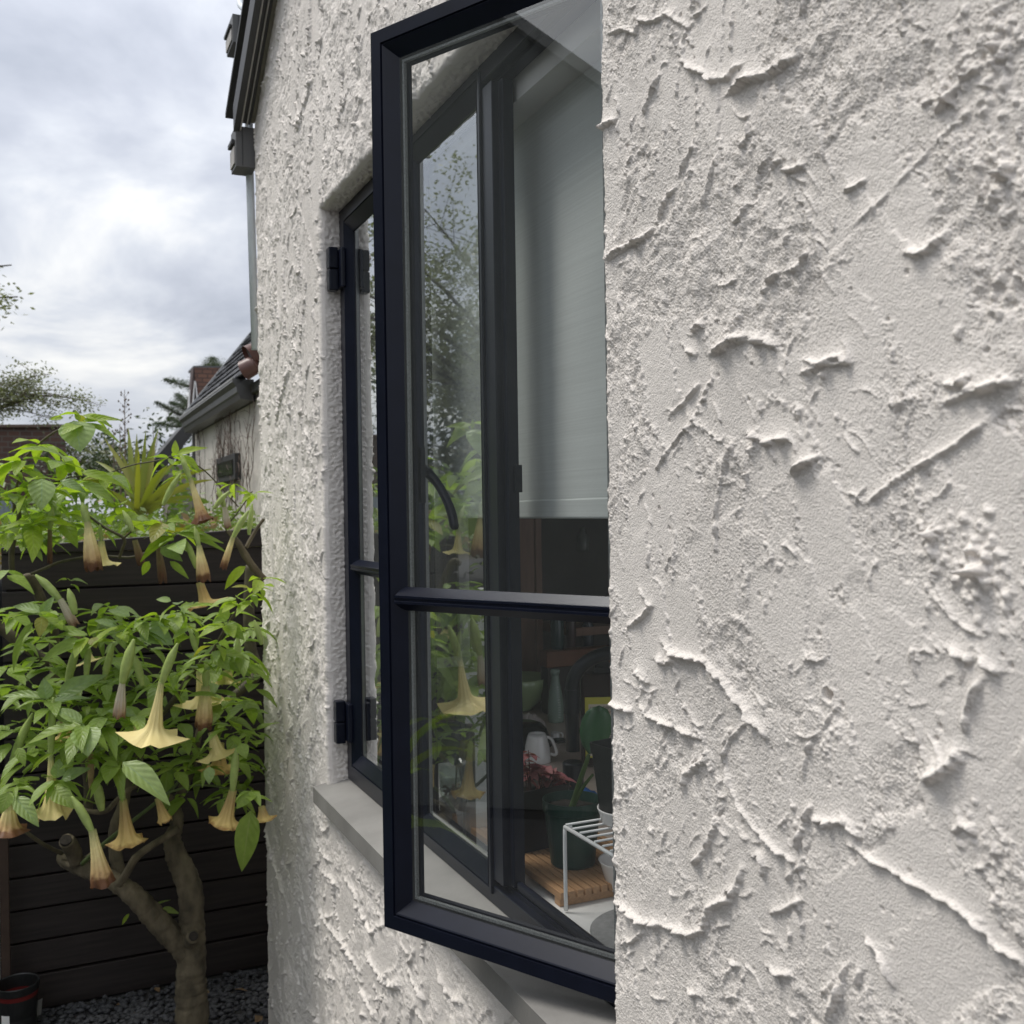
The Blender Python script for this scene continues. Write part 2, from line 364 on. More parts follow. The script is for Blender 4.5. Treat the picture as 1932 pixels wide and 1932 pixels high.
drags(near, 480, .42, 1.01, .9, 2.2, lambda y, z: (1.25 if z > 1.45 else -.85) if g.random() < .75 else g.uniform(-1.5, 1.5), .007, .034, .0009, .0018, .0009, .0023)
for _ in range(110): near.blob(1.013+g.normal()*.003, g.uniform(.9, 2.2), g.uniform(.0018, .0045), g.uniform(.0005, .0016))
# lips, lumps and trowel lines that can be picked out one by one
A7 = (1101.4, 0, 2.326); A8 = (1101.4, 1101.4, 2.326); AF = (0, 0, 1.0)
T_ = [
 (A7, 3.0, 3.2, [(110,150),(180,130),(235,150),(250,90),(290,100),(330,90),(370,65),(420,100),(460,125)]),
 (A7, 3.4, 4.2, [(430,270),(470,305),(530,325),(560,360),(600,350),(640,345),(660,305),(690,290)]),
 (A7, 5.2, 6.5, [(640,412),(690,382),(720,352),(790,340),(850,318),(890,282),(930,258)]),
 (A7, 2.4, 3.2, [(270,495),(300,420),(335,340)]), (A7, 1.8, 2.2, [(425,275),(415,340),(408,420)]),
 (A7, 2.0, 2.6, [(655,60),(650,140),(645,215)]), (A7, 4.0, 5.5, [(78,570),(100,550),(140,530)]),
 (A7, 3.0, 4.0, [(110,1132),(160,1095),(220,1070),(280,1040),(300,1010)]), (A7, 2.4, 3.4, [(325,980),(345,920),(370,860),(400,830)]),
 (A7, 2.0, 3.0, [(525,905),(545,830),(560,770),(580,700)]), (A7, 2.4, 3.0, [(690,650),(720,610),(745,580)]),
 (A7, 2.0, 2.8, [(655,980),(700,950),(720,900),(740,900)]), (A7, 2.6, 3.4, [(830,745),(845,715),(870,705)]), (A7, 3.2, 4.2, [(880,750),(930,748),(965,730)]),
 (A7, 3.0, 4.0, [(790,1285),(820,1230),(855,1200)]), (A7, 2.8, 3.6, [(900,1195),(950,1180),(990,1110)]),
 (A7, 5.0, 6.5, [(570,1555),(620,1530),(660,1495),(720,1490),(790,1502),(855,1522)]), (A7, 4.2, 5.0, [(490,1450),(515,1430),(530,1430)]),
 (A7, 3.0, 3.6, [(430,1510),(450,1545),(490,1555)]), (A7, 4.2, 4.4, [(970,1640),(1030,1620),(1090,1580),(1140,1570),(1162,1602)]),
 (A7, 2.4, 3.2, [(380,1820),(430,1780),(480,1720),(500,1690)]), (A7, 4.2, 4.4, [(1430,1110),(1480,1120),(1520,1100),(1580,1040)]),
 (A7, 4.6, 4.8, [(1600,1690),(1650,1700),(1690,1660)]), (A7, 4.4, 4.6, [(1693,1710),(1760,1712),(1820,1692),(1900,1680)]),
 (A7, 2.2, 2.6, [(955,70),(965,30),(975,0)]), (A7, 2.4, 3.0, [(420,775),(450,700),(490,630)]), (A7, 3.4, 3.4, [(1660,350),(1700,330),(1740,300)]),
 (A7, 2.2, 2.6, [(1150,840),(1200,820),(1240,790)]), (A7, 3.0, 3.4, [(1550,500),(1610,430),(1660,380)]),
 (A8, 3.0, 3.6, [(250,30),(280,90),(300,100),(270,140),(190,200)]), (A8, 5.0, 5.4, [(325,335),(360,345),(400,342)]),
 (A8, 4.2, 5.2, [(355,262),(400,312),(470,325),(540,342),(590,400),(640,460),(690,530),(720,560),(735,600),(790,642),(800,680)]),
 (A8, 3.4, 4.6, [(100,520),(150,545),(210,560)]), (A8, 3.2, 4.2, [(250,545),(300,590),(380,620),(450,655),(520,680)]),
 (A8, 2.4, 3.0, [(610,770),(640,690),(710,615)]), (A8, 2.8, 3.6, [(615,790),(640,880),(680,970),(740,1060),(800,1120),(860,1180),(930,1225)]),
 (A8, 2.8, 4.0, [(930,1160),(960,1080),(980,1020),(1000,980)]), (A8, 3.0, 4.2, [(480,1230),(530,1180),(560,1120),(590,1050)]),
 (A8, 4.0, 3.8, [(1000,1035),(1080,1052),(1150,1045),(1190,1090),(1212,1110)]),
 (A8, 3.2, 3.3, [(1170,1150),(1250,1200),(1340,1250),(1420,1300),(1500,1340),(1560,1380),(1640,1420),(1700,1470),(1760,1530),(1800,1590),(1925,1665)]),
 (A8, 4.0, 5.4, [(140,1400),(200,1440),(270,1490),(340,1500),(420,1520),(470,1545),(530,1520),(545,1470),(560,1420),(640,1390),(680,1330),(700,1260)]),
 (A8, 2.8, 3.6, [(170,1585),(220,1570),(260,1530)]), (A8, 3.0, 3.6, [(750,1200),(780,1190),(800,1240),(790,1290)]), (A8, 2.4, 3.0, [(890,1300),(930,1260),(970,1240)]),
 (A8, 7.0, 6.5, [(1520,868),(1580,830),(1640,785),(1668,742)]), (A8, 3.0, 3.4, [(640,1660),(700,1700)]), (A8, 3.6, 4.4, [(810,1680),(850,1710),(920,1720)]),
 (A8, 4.2, 5.0, [(1070,1930),(1100,1860),(1130,1800),(1140,1740)]), (A8, 3.4, 3.6, [(1200,1760),(1220,1690)]), (A8, 3.2, 3.4, [(1240,1560),(1300,1630),(1330,1690),(1350,1770)]),
 (A8, 3.6, 3.4, [(1680,640),(1690,570),(1720,480),(1760,420)]), (A8, 3.2, 4.0, [(460,1790),(520,1812)]), (A8, 3.4, 3.6, [(1630,1090),(1680,1060)]),
 (A8, 2.8, 3.0, [(820,1450),(880,1430),(960,1390)]), (A8, 2.6, 3.2, [(965,860),(975,790),(990,720),(1010,690)]), (A8, 3.6, 4.2, [(440,910),(450,840),(500,800),(545,770)]),
 (A8, 6.0, 5.0, [(235,392),(255,410),(275,432)]), (A8, 5.0, 4.6, [(1610,290),(1660,320),(1700,340)]), (A8, 4.4, 4.0, [(1750,330),(1790,370),(1830,390)]),
 (AF, 2.2, 3.0, [(1240,885),(1262,850),(1290,815),(1312,800)]), (AF, 4.6, 5.0, [(1413,820),(1445,838),(1484,828)]), (AF, 4.2, 4.4, [(1498,895),(1512,880),(1540,868)]),
 (AF, 2.4, 2.8, [(1350,1040),(1352,960),(1372,870),(1380,840)]), (AF, 3.8, 4.0, [(1790,760),(1830,745),(1880,735)]), (AF, 3.0, 2.6, [(1640,950),(1700,900),(1790,850),(1860,800)]),
 (AF, 2.2, 2.4, [(1520,680),(1560,690),(1600,685)]), (AF, 2.6, 2.4, [(1760,1120),(1800,1170),(1850,1200)]), (AF, 2.6, 2.8, [(1150,490),(1180,470),(1225,440)]),
]
for (ox, oy), rad, ang, wd_ in (((1700,1720), .08, -.75, .05), ((1830,1480), .05, -.8, .03), ((1720,560), .06, .85, .03), ((1880,1330), .05, -.9, .03), ((1845,860), .045, .8, .03), ((1560,1000), .05, 1.2, .03), ((1790,1800), .07, -.8, .035), ((1620,1280), .06, 1.2, .025), ((1290,1180), .05, 1.3, .028), ((1240,700), .05, 1.2, .03), ((1680,350), .06, .85, .02)):
    p = at_x(ox, oy, 0); near.stroke(p.y, p.z, ang, rad, wd_, 0, flat=.93)
for (ox, oy, k), w, a, pts in T_:
    q = wall_uv(pts, ox, oy, k); wid = w*.00072*(.72+.35*q[0][0]); near.ridge(q, wid*1.05, a*.00110)
# long straight trowel line, smooth palmed patches, a pinhole with a rim
q = wall_uv([(1170,1010),(1300,890),(1450,740),(1600,580),(1740,450)], *A7); near.ridge(q, .0022, .0013)
for (ox, oy), R, n, hi in (((1850,1080), .035, 190, .0042), ((1760,1010), .03, 60, .004), ((1880,90), .05, 110, .004), ((1800,140), .05, 90, .0036), ((1890,330), .04, 70, .004), ((1500,1560), .03, 30, .003), ((1480,380), .03, 22, .0026), ((1830,1560), .04, 36, .0035), ((1560,1400), .03, 40, .003), ((1880,1700), .03, 30, .003), ((1900,560), .04, 44, .004), ((1240,300), .04, 24, .0023), ((1330,640), .04, 30, .0024), ((1400,430), .05, 26, .0024)):
    p = at_x(ox, oy, 0); near.cluster(p.y, p.z, R, n, .0012, hi, g)
for _ in range(210):       # pinholes the trowel left, most of them just under a lip or among the crumbs
    near.blob(g.uniform(.42, 1.01), g.uniform(.9, 2.2), g.uniform(.0013, .0024), g.uniform(.0018, .0036), pit=True)
p = at_x(1561, 1312, 0); near.blob(p.y, p.z, .008, .004); near.blob(p.y-.0005, p.z, .0046, .017, pit=True)
near.h *= .98; near.h += .00030*band(h.shape, NS, .0045, .009, 41)*np.clip(h.grain, .15, .5) + .00060*band(h.shape, NS, .0024, .0042, 42)*np.clip(h.grain, .16, .86)
# --- the wall round and beyond the window
FS = (.0030, .0024)
nfz = int((2.95-.10)/FS[1])+1
ny_ = int(round((WEND-OY0)/FS[0]))+1; FS = ((WEND-OY0)/(ny_-1), FS[1])
far = Relief(OY0, .10, FS, (ny_, nfz), 61)
jy = int(round((OY1-OY0)/FS[0])); far.y[jy] = OY1
jz0 = int(round((OZ0-.10)/FS[1])); jz1 = int(round((OZ1-.10)/FS[1])); far.z[jz0] = OZ0; far.z[jz1] = OZ1
h = far; g = np.random.default_rng(17)
h.h += .0012*band(h.shape, FS, .06, .2, 71) + .0006*band(h.shape, FS, .02, .05, 72)
for i in range(420):
    z_ = g.uniform(.1, 2.95); up = z_ > 1.3
    an = (g.choice([1.35, 1.57, 1.2, -1.3]) if up else g.choice([-.9, -.75, -1.1, 1.2])) + g.normal()*.2
    h.stroke(g.uniform(1.0, 3.1), z_, an, g.uniform(.04, .14), g.uniform(.015, .05), (g.random() < .8)*g.uniform(.002, .0052), flat=g.uniform(.4, .85), lift=g.normal()*.0007, bend=g.normal()*1.5)
for i in range(115):
    h.cluster(g.uniform(1.0, 3.1), g.uniform(.1, 2.95), g.uniform(.015, .07), int(g.uniform(8, 26)), .0020, .0046, g)
drags(far, 480, 1.02, 3.08, .12, 2.94, lambda y, z: (1.35 if z > 1.35 else -.8) if g.random() < .8 else g.uniform(-1.5, 1.5), .015, .085, .0018, .0036, .0022, .0052)
C6 = (575, 1293.1, 3.024)
for w, a, pts in ((3.2, 5.5, [(75,1260),(130,1360),(180,1430),(220,1470),(260,1540),(320,1640)]), (4, 6, [(350,1530),(400,1600),(440,1680),(500,1720),(545,1715)]), (3, 4.5, [(590,1640),(640,1730),(690,1800)]),
                  (3, 4.5, [(330,1750),(370,1830),(400,1900)]), (3, 4, [(760,1620),(800,1740),(850,1800),(900,1810)]), (2.6, 4, [(60,880),(100,960),(150,1010)]), (3, 4, [(100,1070),(150,1100),(190,1150)]),
                  (2.6, 3.6, [(20,1850),(60,1890)]), (3, 4, [(230,1100),(270,1160),(300,1230)]), (3, 4, [(470,1170),(520,1230)])):
    h.ridge(wall_uv(pts, *C6), w*.0017, a*.00095)
for w, a, pts in ((3, 4, [(490,1240),(505,1300),(520,1360)]), (3, 4.5, [(500,1560),(515,1620),(540,1700)]), (3, 4, [(520,800),(530,760),(545,700)]), (3, 4, [(560,250),(575,200),(590,150)]), (3, 4, [(640,230),(655,180)])):
    h.ridge(wall_uv(pts, 0, 0, 1), w*.0022, a*.001)
h.h *= 1.12; h.h += .00055*band(h.shape, FS, .0065, .012, 75)*np.clip(h.grain, .2, 1)
# the two strips agree where they meet (above and below the opening)
def grid_faces(n, k, keep=None, base=0):
    i, j = np.meshgrid(np.arange(n-1), np.arange(k-1), indexing='ij'); a = i*k+j
    q = np.stack([a, a+1, a+k+1, a+k], -1)
    if keep is not None: q = q[keep]
    return q.reshape(-1, 4)+base
RAD = .012
def edge_round(Y, Z, rad):
    """how far the face falls back towards the edge of the opening (a soft quarter round)"""
    dx = np.maximum(np.maximum(OY0-Y, Y-OY1), 0); dz = np.maximum(np.maximum(OZ0-Z, Z-OZ1), 0); d = np.hypot(dx, dz)
    t = np.clip(rad-d, 0, rad); return rad-np.sqrt(np.maximum(rad*rad-t*t, 0))
parts_V, parts_Q = [], []; nb = 0
def put(V, Q):
    global nb
    parts_V.append(V.reshape(-1, 3)); parts_Q.append(Q+nb); nb += V.reshape(-1, 3).shape[0]
Y, Z = np.meshgrid(near.y, near.z, indexing='ij')
inz = (Z > OZ0) & (Z < OZ1)
X = -near.h + np.where(inz, edge_round(Y, Z, .012), 0)
Y2 = Y + np.where(Y > OY0-.012, .0, 0)
NV = np.stack([X, Y2, Z], -1); put(NV, grid_faces(*near.shape))
# near reveal, going in to the frame
zi = np.arange(near.shape[1]); e = NV[-1]
rows = [e] + [np.stack([np.maximum(e[:, 0], 0)*0+xx+.004*0+np.minimum(e[:, 0], 0)*(1-t_), e[:, 1]-.0+.0008*t_*0, e[:, 2]], -1) for t_, xx in ((.4, .018), (.7, .03), (1, .055))]
put(np.stack(rows), grid_faces(4, near.shape[1])[:, ::1])
Y, Z = np.meshgrid(far.y, far.z, indexing='ij')
X = -far.h + edge_round(Y, Z, RAD)
ie = Y > WEND-.015; X = np.where(ie, X + (np.clip(Y-(WEND-.015), 0, .015)/.015)**2*.008, X)
FV = np.stack([X, Y, Z], -1)
i, j = np.meshgrid(np.arange(far.shape[0]-1), np.arange(far.shape[1]-1), indexing='ij')
keep = ~((i < jy) & (j >= jz0) & (j < jz1))
# reveals share their first row with the edge of the face
jr = FV[jy, jz0:jz1+1].copy(); nrj = 13; ns = band((nrj, len(jr)), (.004, FS[1]), .008, .03, 91)*.0013; ns2 = band((nrj, len(jr)), (.004, FS[1]), .03, .09, 92)*.0005
rv = []
for k_ in range(nrj):
    t_ = k_/(nrj-1); fall = min(1, k_/3)
    rv.append(np.stack([jr[:, 0]*(1-t_)+.052*t_, jr[:, 1]-fall*(ns[k_]+ns2[k_])+0*t_, jr[:, 2]], -1))
put(FV, grid_faces(*far.shape, keep=keep)); put(np.stack(rv), grid_faces(nrj, len(jr)))
hr = FV[:jy+1, jz1].copy(); ns = band((nrj, len(hr)), (.004, FS[0]), .01, .03, 93)*.0020
rv = []
for k_ in range(nrj):
    t_ = k_/(nrj-1); fall = min(1, k_/3)
    rv.append(np.stack([hr[:, 0]*(1-t_)+.052*t_, hr[:, 1], hr[:, 2]+fall*ns[k_]], -1))
put(np.stack(rv), grid_faces(nrj, len(hr)))
# outside the detailed strips the same wall goes on: towards and past the lens, down to the ground, up to the eaves
def flat(y0, z0, y1, z1, x=0.0, n=24):
    yy, zz = np.meshgrid(np.linspace(y0, y1, n), np.linspace(z0, z1, n), indexing='ij')
    put(np.stack([np.full_like(yy, x), yy, zz], -1), grid_faces(n, n))
flat(-3.2, -.05, near.y[0], 3.4); flat(near.y[0], -.05, OY0, near.z[0]); flat(near.y[0], near.z[-1], OY0, 3.4); flat(OY0, -.05, WEND, .10); flat(OY0, far.z[-1], 2.6, 3.4)
# far end of the house: the wall turns the corner
eb = FV[-1].copy(); rows = [eb] + [np.stack([eb[:, 0]*(1-t_) + 3.0*t_**2, eb[:, 1]+.0*t_, eb[:, 2]], -1) for t_ in (.1, .3, 1)]
put(np.stack(rows), grid_faces(4, len(eb)))
house = thing('stucco_house', (0, 1.6, 0), 'white rough trowelled stucco house wall filling the view around the black casement window', 'house')
wall = npmesh('wall', np.concatenate(parts_V), np.concatenate(parts_Q), MT['stucco'], house)
# ------------------------------------------------------------------ roof edge along the gable
def rake(name, x0, x1, t0, t1, mt, y_a=3.10, y_b=1.2, za=2.718, slope=.60):
    b = MB()
    F = lambda x, s, t: Vector((x, s, za + (y_a-s)*slope + t))
    b.box((x0, y_b, t0), (x1, y_a, t1), F); return b.build(name, mt, house, bevel=.0015)
for nm_, xa, xb_, ta, tb_, mt_, ya_ in (('frieze_board', -.012, -.001, -.012, .034, mat('tan_frieze_paint', (.20, .185, .15), .7, var=.15), 3.075), ('rake_board', -.0215, -.0122, -.016, .035, MT['trimdark'], 3.08), ('rake_board', -.0255, -.0217, -.024, .036, MT['trimlight'], 3.08),
        ('rake_board', -.0375, -.0257, -.014, .037, MT['trimdark'], 3.08), ('rake_board', -.0425, -.0377, -.033, .038, MT['trimlight'], 3.09), ('rake_board', -.0600, -.0427, -.037, .039, MT['trimdark'], 3.095)):
    rake(nm_, xa, xb_, ta, tb_, mt_, y_a=ya_)
rake('roof_edge', -.066, .6, .0395, .055, MT['trimdark'], y_a=3.2)
def gutter_end(x0, x1, y, z0, z1, ln):
    """boxed end of an eave: panelled front, pale crown strips along the outer side"""
    b = MB(); b.box((x0, y, z0), (x1, y+ln, z1)); o = b.build('eave_box', MT['trimgrey'], house, bevel=.0012); h_ = z1-z0
    b = MB(); b.box((x0-.004, y+.012, z0+.012), (x0-.0004, y+ln-.004, z0+h_*.52)); b.build('crown_strip', MT['trimlight'], o)
    b = MB(); b.box((x0-.010, y+.02, z0+h_*.60), (x0-.0004, y+ln, z0+h_*.72)); b.build('crown_strip', MT['trimdark'], o, bevel=.002)
    b = MB(); b.box((x0+.018, y-.0015, z0+.004), (x0+.0205, y-.0003, z1-.004)); b.build('panel_seam', MT['trimdark'], o)
gutter_end(-.054, .004, 3.092, 2.580, 2.700, .085)
gutter_end(.020, .30, 3.55, 3.154, 3.250, .13)
b = MB(); pp = [at_y(436*1+24, -60, 3.6), at_y(452, 2, 3.5), at_y(462, 20, 3.4), at_y(467, 45, 3.35), at_y(470, 75, 3.3)]
sp, sr = smooth_path([(p, .010) for p in pp]); b.tube(sp, sr, 8)
p0 = at_y(471, 322, 3.17); p1 = at_y(482, 660, 3.17); b.tube([Vector((p0.x, 3.17, 3.0)), p0, p1], .0125, 10)
b.build('conduit_pipe', MT['pipe'], house, smooth=True)
# floodlight pair on the back of the corner
fl = thing('flood_light', at_y(474, 690, 3.2), 'brown twin floodlight with cylindrical hoods at the far corner of the stucco wall', 'lamp')
MT['bronze'] = mat('bronze_lamp_paint', (.13, .062, .052), .4, var=.1, vscale=30); MT['lens'] = mat('frosted_lens', (.30, .30, .32), .25)
def hood(c, d, r, ln):
    b = MB(); d = Vector(d).normalized(); c = Vector(c); b.tube([c, c+d*ln*.3, c+d*ln*.9, c+d*ln], [r*.7, r*.95, r, r*1.04], 20, cap=False)
    b.tube([c+d*ln, c+d*ln*.7], [r*1.0, r*.9], 20, cap=False); b.tube([c-d*.004, c], [r*.2, r*.7], 20, cap=True)
    o = b.build('lamp_hood', MT['bronze'], fl, smooth=True); q = MB(); q.tube([c+d*ln*.72, c+d*ln*.74], [r*.9, r*.9], 20); q.build('lens', MT['lens'], o)
hood(at_y(484, 686, 3.22), -RT*.85-UP*.42+FW*.22, .031, .046); hood(at_y(494, 660, 3.24), -RT*.72-UP*.45-FW*.4, .034, .05)
b = MB(); b.tube([at_y(487, 700, 3.22), at_y(497, 690, 3.22), at_y(497, 665, 3.24)], .008, 8); b.box((.03, 3.215, at_y(495, 690, 3.22).z-.03), (.07, 3.235, at_y(495, 690, 3.22).z+.03)); b.build('bracket', MT['bronze'], fl)
# ------------------------------------------------------------------ the casement window
FX = .0464
win = thing('casement_window', (FX, 1.67, OZ0), 'black steel three-light casement window with its nearest sash swung open', 'window')
Wf = lambda u, v, d: Vector((FX+d, u, v))
def sash_prof(rim, bev, dep, back=.034, gr=.003):
    a = rim
    return [(0, back), (0, .0012), (.0012, 0), (a-.004, 0), (a-.003, .0028), (a-.0005, .0028), (a, .0), (a+.0016, .0012), (a+bev, dep), (a+bev, back)]
fr_prof = [(0, .034), (0, .001), (.001, 0), (.028, 0), (.029, .001), (.029, .014), (.036, .014), (.036, .034)]
b = MB(); b.ring(Wf, .990, .9345, 2.324, 2.2455, fr_prof)
b.build('frame', MT['steel'], win)
for yc in (1.4425, 1.868):     # posts, the near one with the rebate the opening light closes on
    b = MB()
    if yc < 1.6: pr = [(yc-.026, .030), (yc-.026, .013), (yc-.025, .012), (yc-.013, .012), (yc-.012, .011), (yc-.012, .001), (yc-.011, 0), (yc+.0245, 0), (yc+.0255, .0015), (yc+.0255, .034)]
    else: pr = [(yc-.026, .034), (yc-.026, .001), (yc-.025, 0), (yc+.025, 0), (yc+.026, .001), (yc+.026, .034)]
    b.vbar(Wf, .975, 2.205, pr); b.build('mullion', MT['steel'], win)
b = MB(); b.box((FX+.0145, 1.026, .9705), (FX+.0245, 1.4155, .9855)); b.build('rebate_lip', MT['steel'], win, bevel=.004)
kp = MB(); p = at_x(977, 902, FX+.03); kp.box((FX+.022, 1.4125, p.z-.022), (FX+.034, 1.4163, p.z+.020)); kp.build('latch_keep', MT['steel'], win, bevel=.001)
def glazing(F, u0, v0, u1, v1, d, parent, gm='fixedglass'):
    b = MB(); b.add([F(u0, v0, d), F(u1, v0, d), F(u1, v1, d), F(u0, v1, d)], [(0, 1, 2, 3)]); b.build('glass', MT[gm], parent)
    s = MB(); s.ring(F, u0+.0045, v0+.0045, u1-.0045, v1-.0045, [(0, d+.002), (.0036, d+.002), (.0036, d+.007), (0, d+.007)]); s.build('glazing_spacer', MT['spacer'], parent)
    s = MB(); s.ring(F, u0+.0005, v0+.0005, u1-.0005, v1-.0005, [(0, d+.0012), (.0039, d+.0012), (.0039, d+.012), (0, d+.012)]); s.build('gasket', MT['gasket'], parent)
    k = MB(); k.ring(F, u0-.002, v0-.002, u1+.002, v1+.002, [(0, d+.0125), (.010, d+.0125), (.012, d+.016), (0, d+.0185)]); k.build('inner_bead', MT['steel'], parent)
mun = [(.0165, .018), (.0165, .0145), (.006, .000), (.0055, -.003), (.0025, -.003), (.0018, -.0015), (-.0018, -.0015), (-.0025, -.003), (-.0055, -.003), (-.006, .000), (-.0165, .0145), (-.0165, .018)]
ZB = 1.4265
def closed_light(y0, y1, zb, name, rim):
    s = MB(); s.ring(Wf, y0, zb, y1, 2.2335, [(a, d-.004 if d < .03 else d) for a, d in sash_prof(rim, .024, .015, .034)]); o = s.build(name, MT['steel'], win)
    i = rim+.024
    if name == 'closed_casement': k = MB(); k.bar(Wf, y0+i-.01, y1-i+.01, ZB, [(a, d-.002) for a, d in mun]); k.build('muntin', MT['steel'], o)
    glazing(Wf, y0+i-.003, zb+i-.003, y1-i+.003, 2.2335-i+.003, .0135, o); return o
left = closed_light(1.897, 2.2935, .951, 'closed_casement', .026)
mid = closed_light(1.470, 1.840, .951, 'fixed_light', .012)
# hinge knuckles of the far casement
for (ua, va, ub, vb) in ((618, 466, 645, 549), (630, 1321, 655, 1400)):
    X_ = .022; pa = at_x((ua+ub)/2-4, va, X_); pb = at_x((ua+ub)/2-4, vb, X_); zc_ = (pa.z+pb.z)/2; hh = abs(pa.z-pb.z)/2; yc = min(2.305, pa.y)
    hb = MB(); hb.box((.012, 2.285, zc_+.001), (.034, 2.311, zc_+hh)); hb.box((.012, 2.285, zc_-hh), (.034, 2.311, zc_-.001)); hb.box((.034, 2.262, zc_-hh*.9), (.0445, 2.303, zc_+hh*.9))
    hb.build('hinge', MT['steel'], left, bevel=.0025)
# the swung-out casement, hinged behind the near corner
TH = math.radians(27.5); HX, HY = FX, 1.033; CW = .4255; CZ0, CZ1 = .957, 2.233
EU = Vector((-math.sin(TH), math.cos(TH), 0)); EN = Vector((math.cos(TH), math.sin(TH), 0))     # along the sash, and inwards
Cf = lambda u, v, d: Vector((HX, HY, 0)) + EU*u + EN*d + Vector((0, 0, v))
s = MB(); s.ring(Cf, 0, CZ0, CW, CZ1, sash_prof(.0235, .0185, .017, .040)); sash = s.build('open_casement', MT['steel'], win)
k = MB(); k.bar(Cf, .033, CW-.033, ZB, mun); k.build('muntin', MT['steel'], sash)
glazing(Cf, .0400, CZ0+.0400, CW-.0400, CZ1-.0400, .0165, sash, 'glass')
def at_cas(u, v, d):
    r = ray(u, v); P0 = Cf(0, 0, d); t = (P0-EYE).dot(EN)/r.dot(EN); return EYE + r*t
hp = [(788, 882, .050, .007), (797, 886, .062, .009), (808, 893, .072, .0075), (825, 912, .078, .0066), (840, 938, .080, .0066), (851, 965, .080, .0070), (857, 992, .079, .0068), (857.5, 999, .079, .004)]
hm = MB(); sp, sr = smooth_path([(at_cas(u, v, d), r) for u, v, d, r in hp], 5); hm.tube(sp, sr, 12)
p = at_cas(790, 890, .045); b2 = (p-Vector((HX, HY, 0))).dot(EU); hm.box((CW-.048, p.z-.045, .0405), (CW-.026, p.z+.035, .050), lambda u, v, d: Cf(u, v, d))
hm.build('handle', MT['steel'], sash, smooth=False)
# sill
sl = MB(); ZS = 1.55-1.090*D
yA, yB = 4.045*D, .93
prof = [(-.030, ZS), (-.0295, ZS-.0015), (-.0295, ZS-.036), (-.027, ZS-.038), (.05, ZS-.030), (.05, ZS+.016)]
k_ = len(prof); vs = [(x, yy, z) for yy in (yB, yA) for x, z in prof]
sl.add(vs, [(i, (i+1) % k_, k_+(i+1) % k_, k_+i) for i in range(k_)] + [tuple(range(k_-1, -1, -1)), tuple(range(k_, 2*k_))]); sl.build('sill', MT['sillpaint'], win, bevel=.0008)
# ------------------------------------------------------------------ kitchen behind the window
DK = .958; ST = 2.176
MT['plaster'] = mat('kitchen_plaster', (.68, .68, .65), .8, var=.04, vscale=4)
MT['olive'] = mat('olive_kitchen_paint', (.20, .19, .13), .8, var=.06, vscale=4)
MT['floorwood'] = mat('floor_boards', (.22, .13, .07), .5, var=.2, vscale=6, stretch=(1, 12, 1))
MT['deck'] = mat('white_sill_laminate', (.72, .72, .70), .35, var=.04, vscale=30)
MT['counter'] = mat('pale_counter', (.60, .50, .43), .3, var=.08, vscale=14)
def struct(name, mt, boxes, bevel=0):
    b = MB()
    for a, c in boxes: b.box(a, c)
    o = b.build(name, mt, None, bevel=bevel); o['kind'] = 'structure'; return o
struct('kitchen_floor', MT['floorwood'], [((.10, -0.6, -.02), (3.1, 3.0, 0.0))])
struct('kitchen_ceiling', MT['plaster'], [((.10, -0.6, 2.42), (3.1, 3.0, 2.46))])
struct('kitchen_window_wall', MT['plaster'], [((.084, -0.6, 0), (.25, 3.0, .936)), ((.084, -0.6, ST), (.25, 3.0, 2.419)), ((.084, 2.335, .9365), (.25, 3.0, ST-.0005)), ((.084, -0.6, .9365), (.25, .985, ST-.0005))])
struct('kitchen_back_wall', MT['olive'], [((3.0, -0.6, 0.001), (3.1, 3.0, 2.419))])  # no wall at the near end: left open to let daylight brighten the room
WX0, WX1, WZ0, WZ1 = .385, .572, 1.10, 2.05
struct('kitchen_end_wall', MT['olive'], [((.251, 2.96, .001), (WX0, 3.04, 2.418)), ((WX1, 2.96, .001), (2.999, 3.04, 2.418)), ((WX0+.0005, 2.96, .001), (WX1-.0005, 3.04, WZ0)), ((WX0+.0005, 2.96, WZ1), (WX1-.0005, 3.04, 2.418))])
bw = thing('back_window', (.48, 2.96, WZ0), 'small window with white trim on the far kitchen wall, its grey blind lowered', 'window')
b = MB(); b.box((WX1+.001, 2.94, WZ0-.03), (WX1+.036, 2.959, WZ1+.03)); b.box((WX0-.036, 2.94, WZ0-.03), (WX0-.001, 2.959, WZ1+.03)); b.box((WX0-.0005, 2.94, WZ1), (WX1+.0005, 2.959, WZ1+.03)); b.box((WX0-.0005, 2.94, WZ0-.03), (WX1+.0005, 2.959, WZ0))
b.build('trim', MT['white'], bw, bevel=.002)
b = MB(); b.add([(WX0, 3.02, WZ0), (WX1, 3.02, WZ0), (WX1, 3.02, WZ1), (WX0, 3.02, WZ1)], [(0, 1, 2, 3)]); b.build('glass', MT['glass'], bw)
MT['fabric'] = mat('woven_shade_fabric', (.68, .715, .69), .9, spec=.1, var=.06, vscale=330, stretch=(1, .006, 1), bump=.0002, bscale=330, detail=2)
def fabric(name):
    """woven roller fabric: fine level slubs, lets some daylight through"""
    mt = MT['fabric']; t = mt.node_tree; p = t.nodes['Principled BSDF']; o = t.nodes['Material Output']
    tl = N('ShaderNodeBsdfTranslucent', t); tl.inputs[0].default_value = (.5, .53, .52, 1); ms = N('ShaderNodeMixShader', t); ms.inputs[0].default_value = .18
    L(p.outputs[0], ms.inputs[1], t); L(tl.outputs[0], ms.inputs[2], t); L(ms.outputs[0], o.inputs[0], t)
fabric('')
b = MB(); b.box((WX0+.004, 2.975, at_y(810, 1018, 2.98).z), (WX1-.004, 2.977, WZ1)); b.build('blind', MT['fabric'], bw)
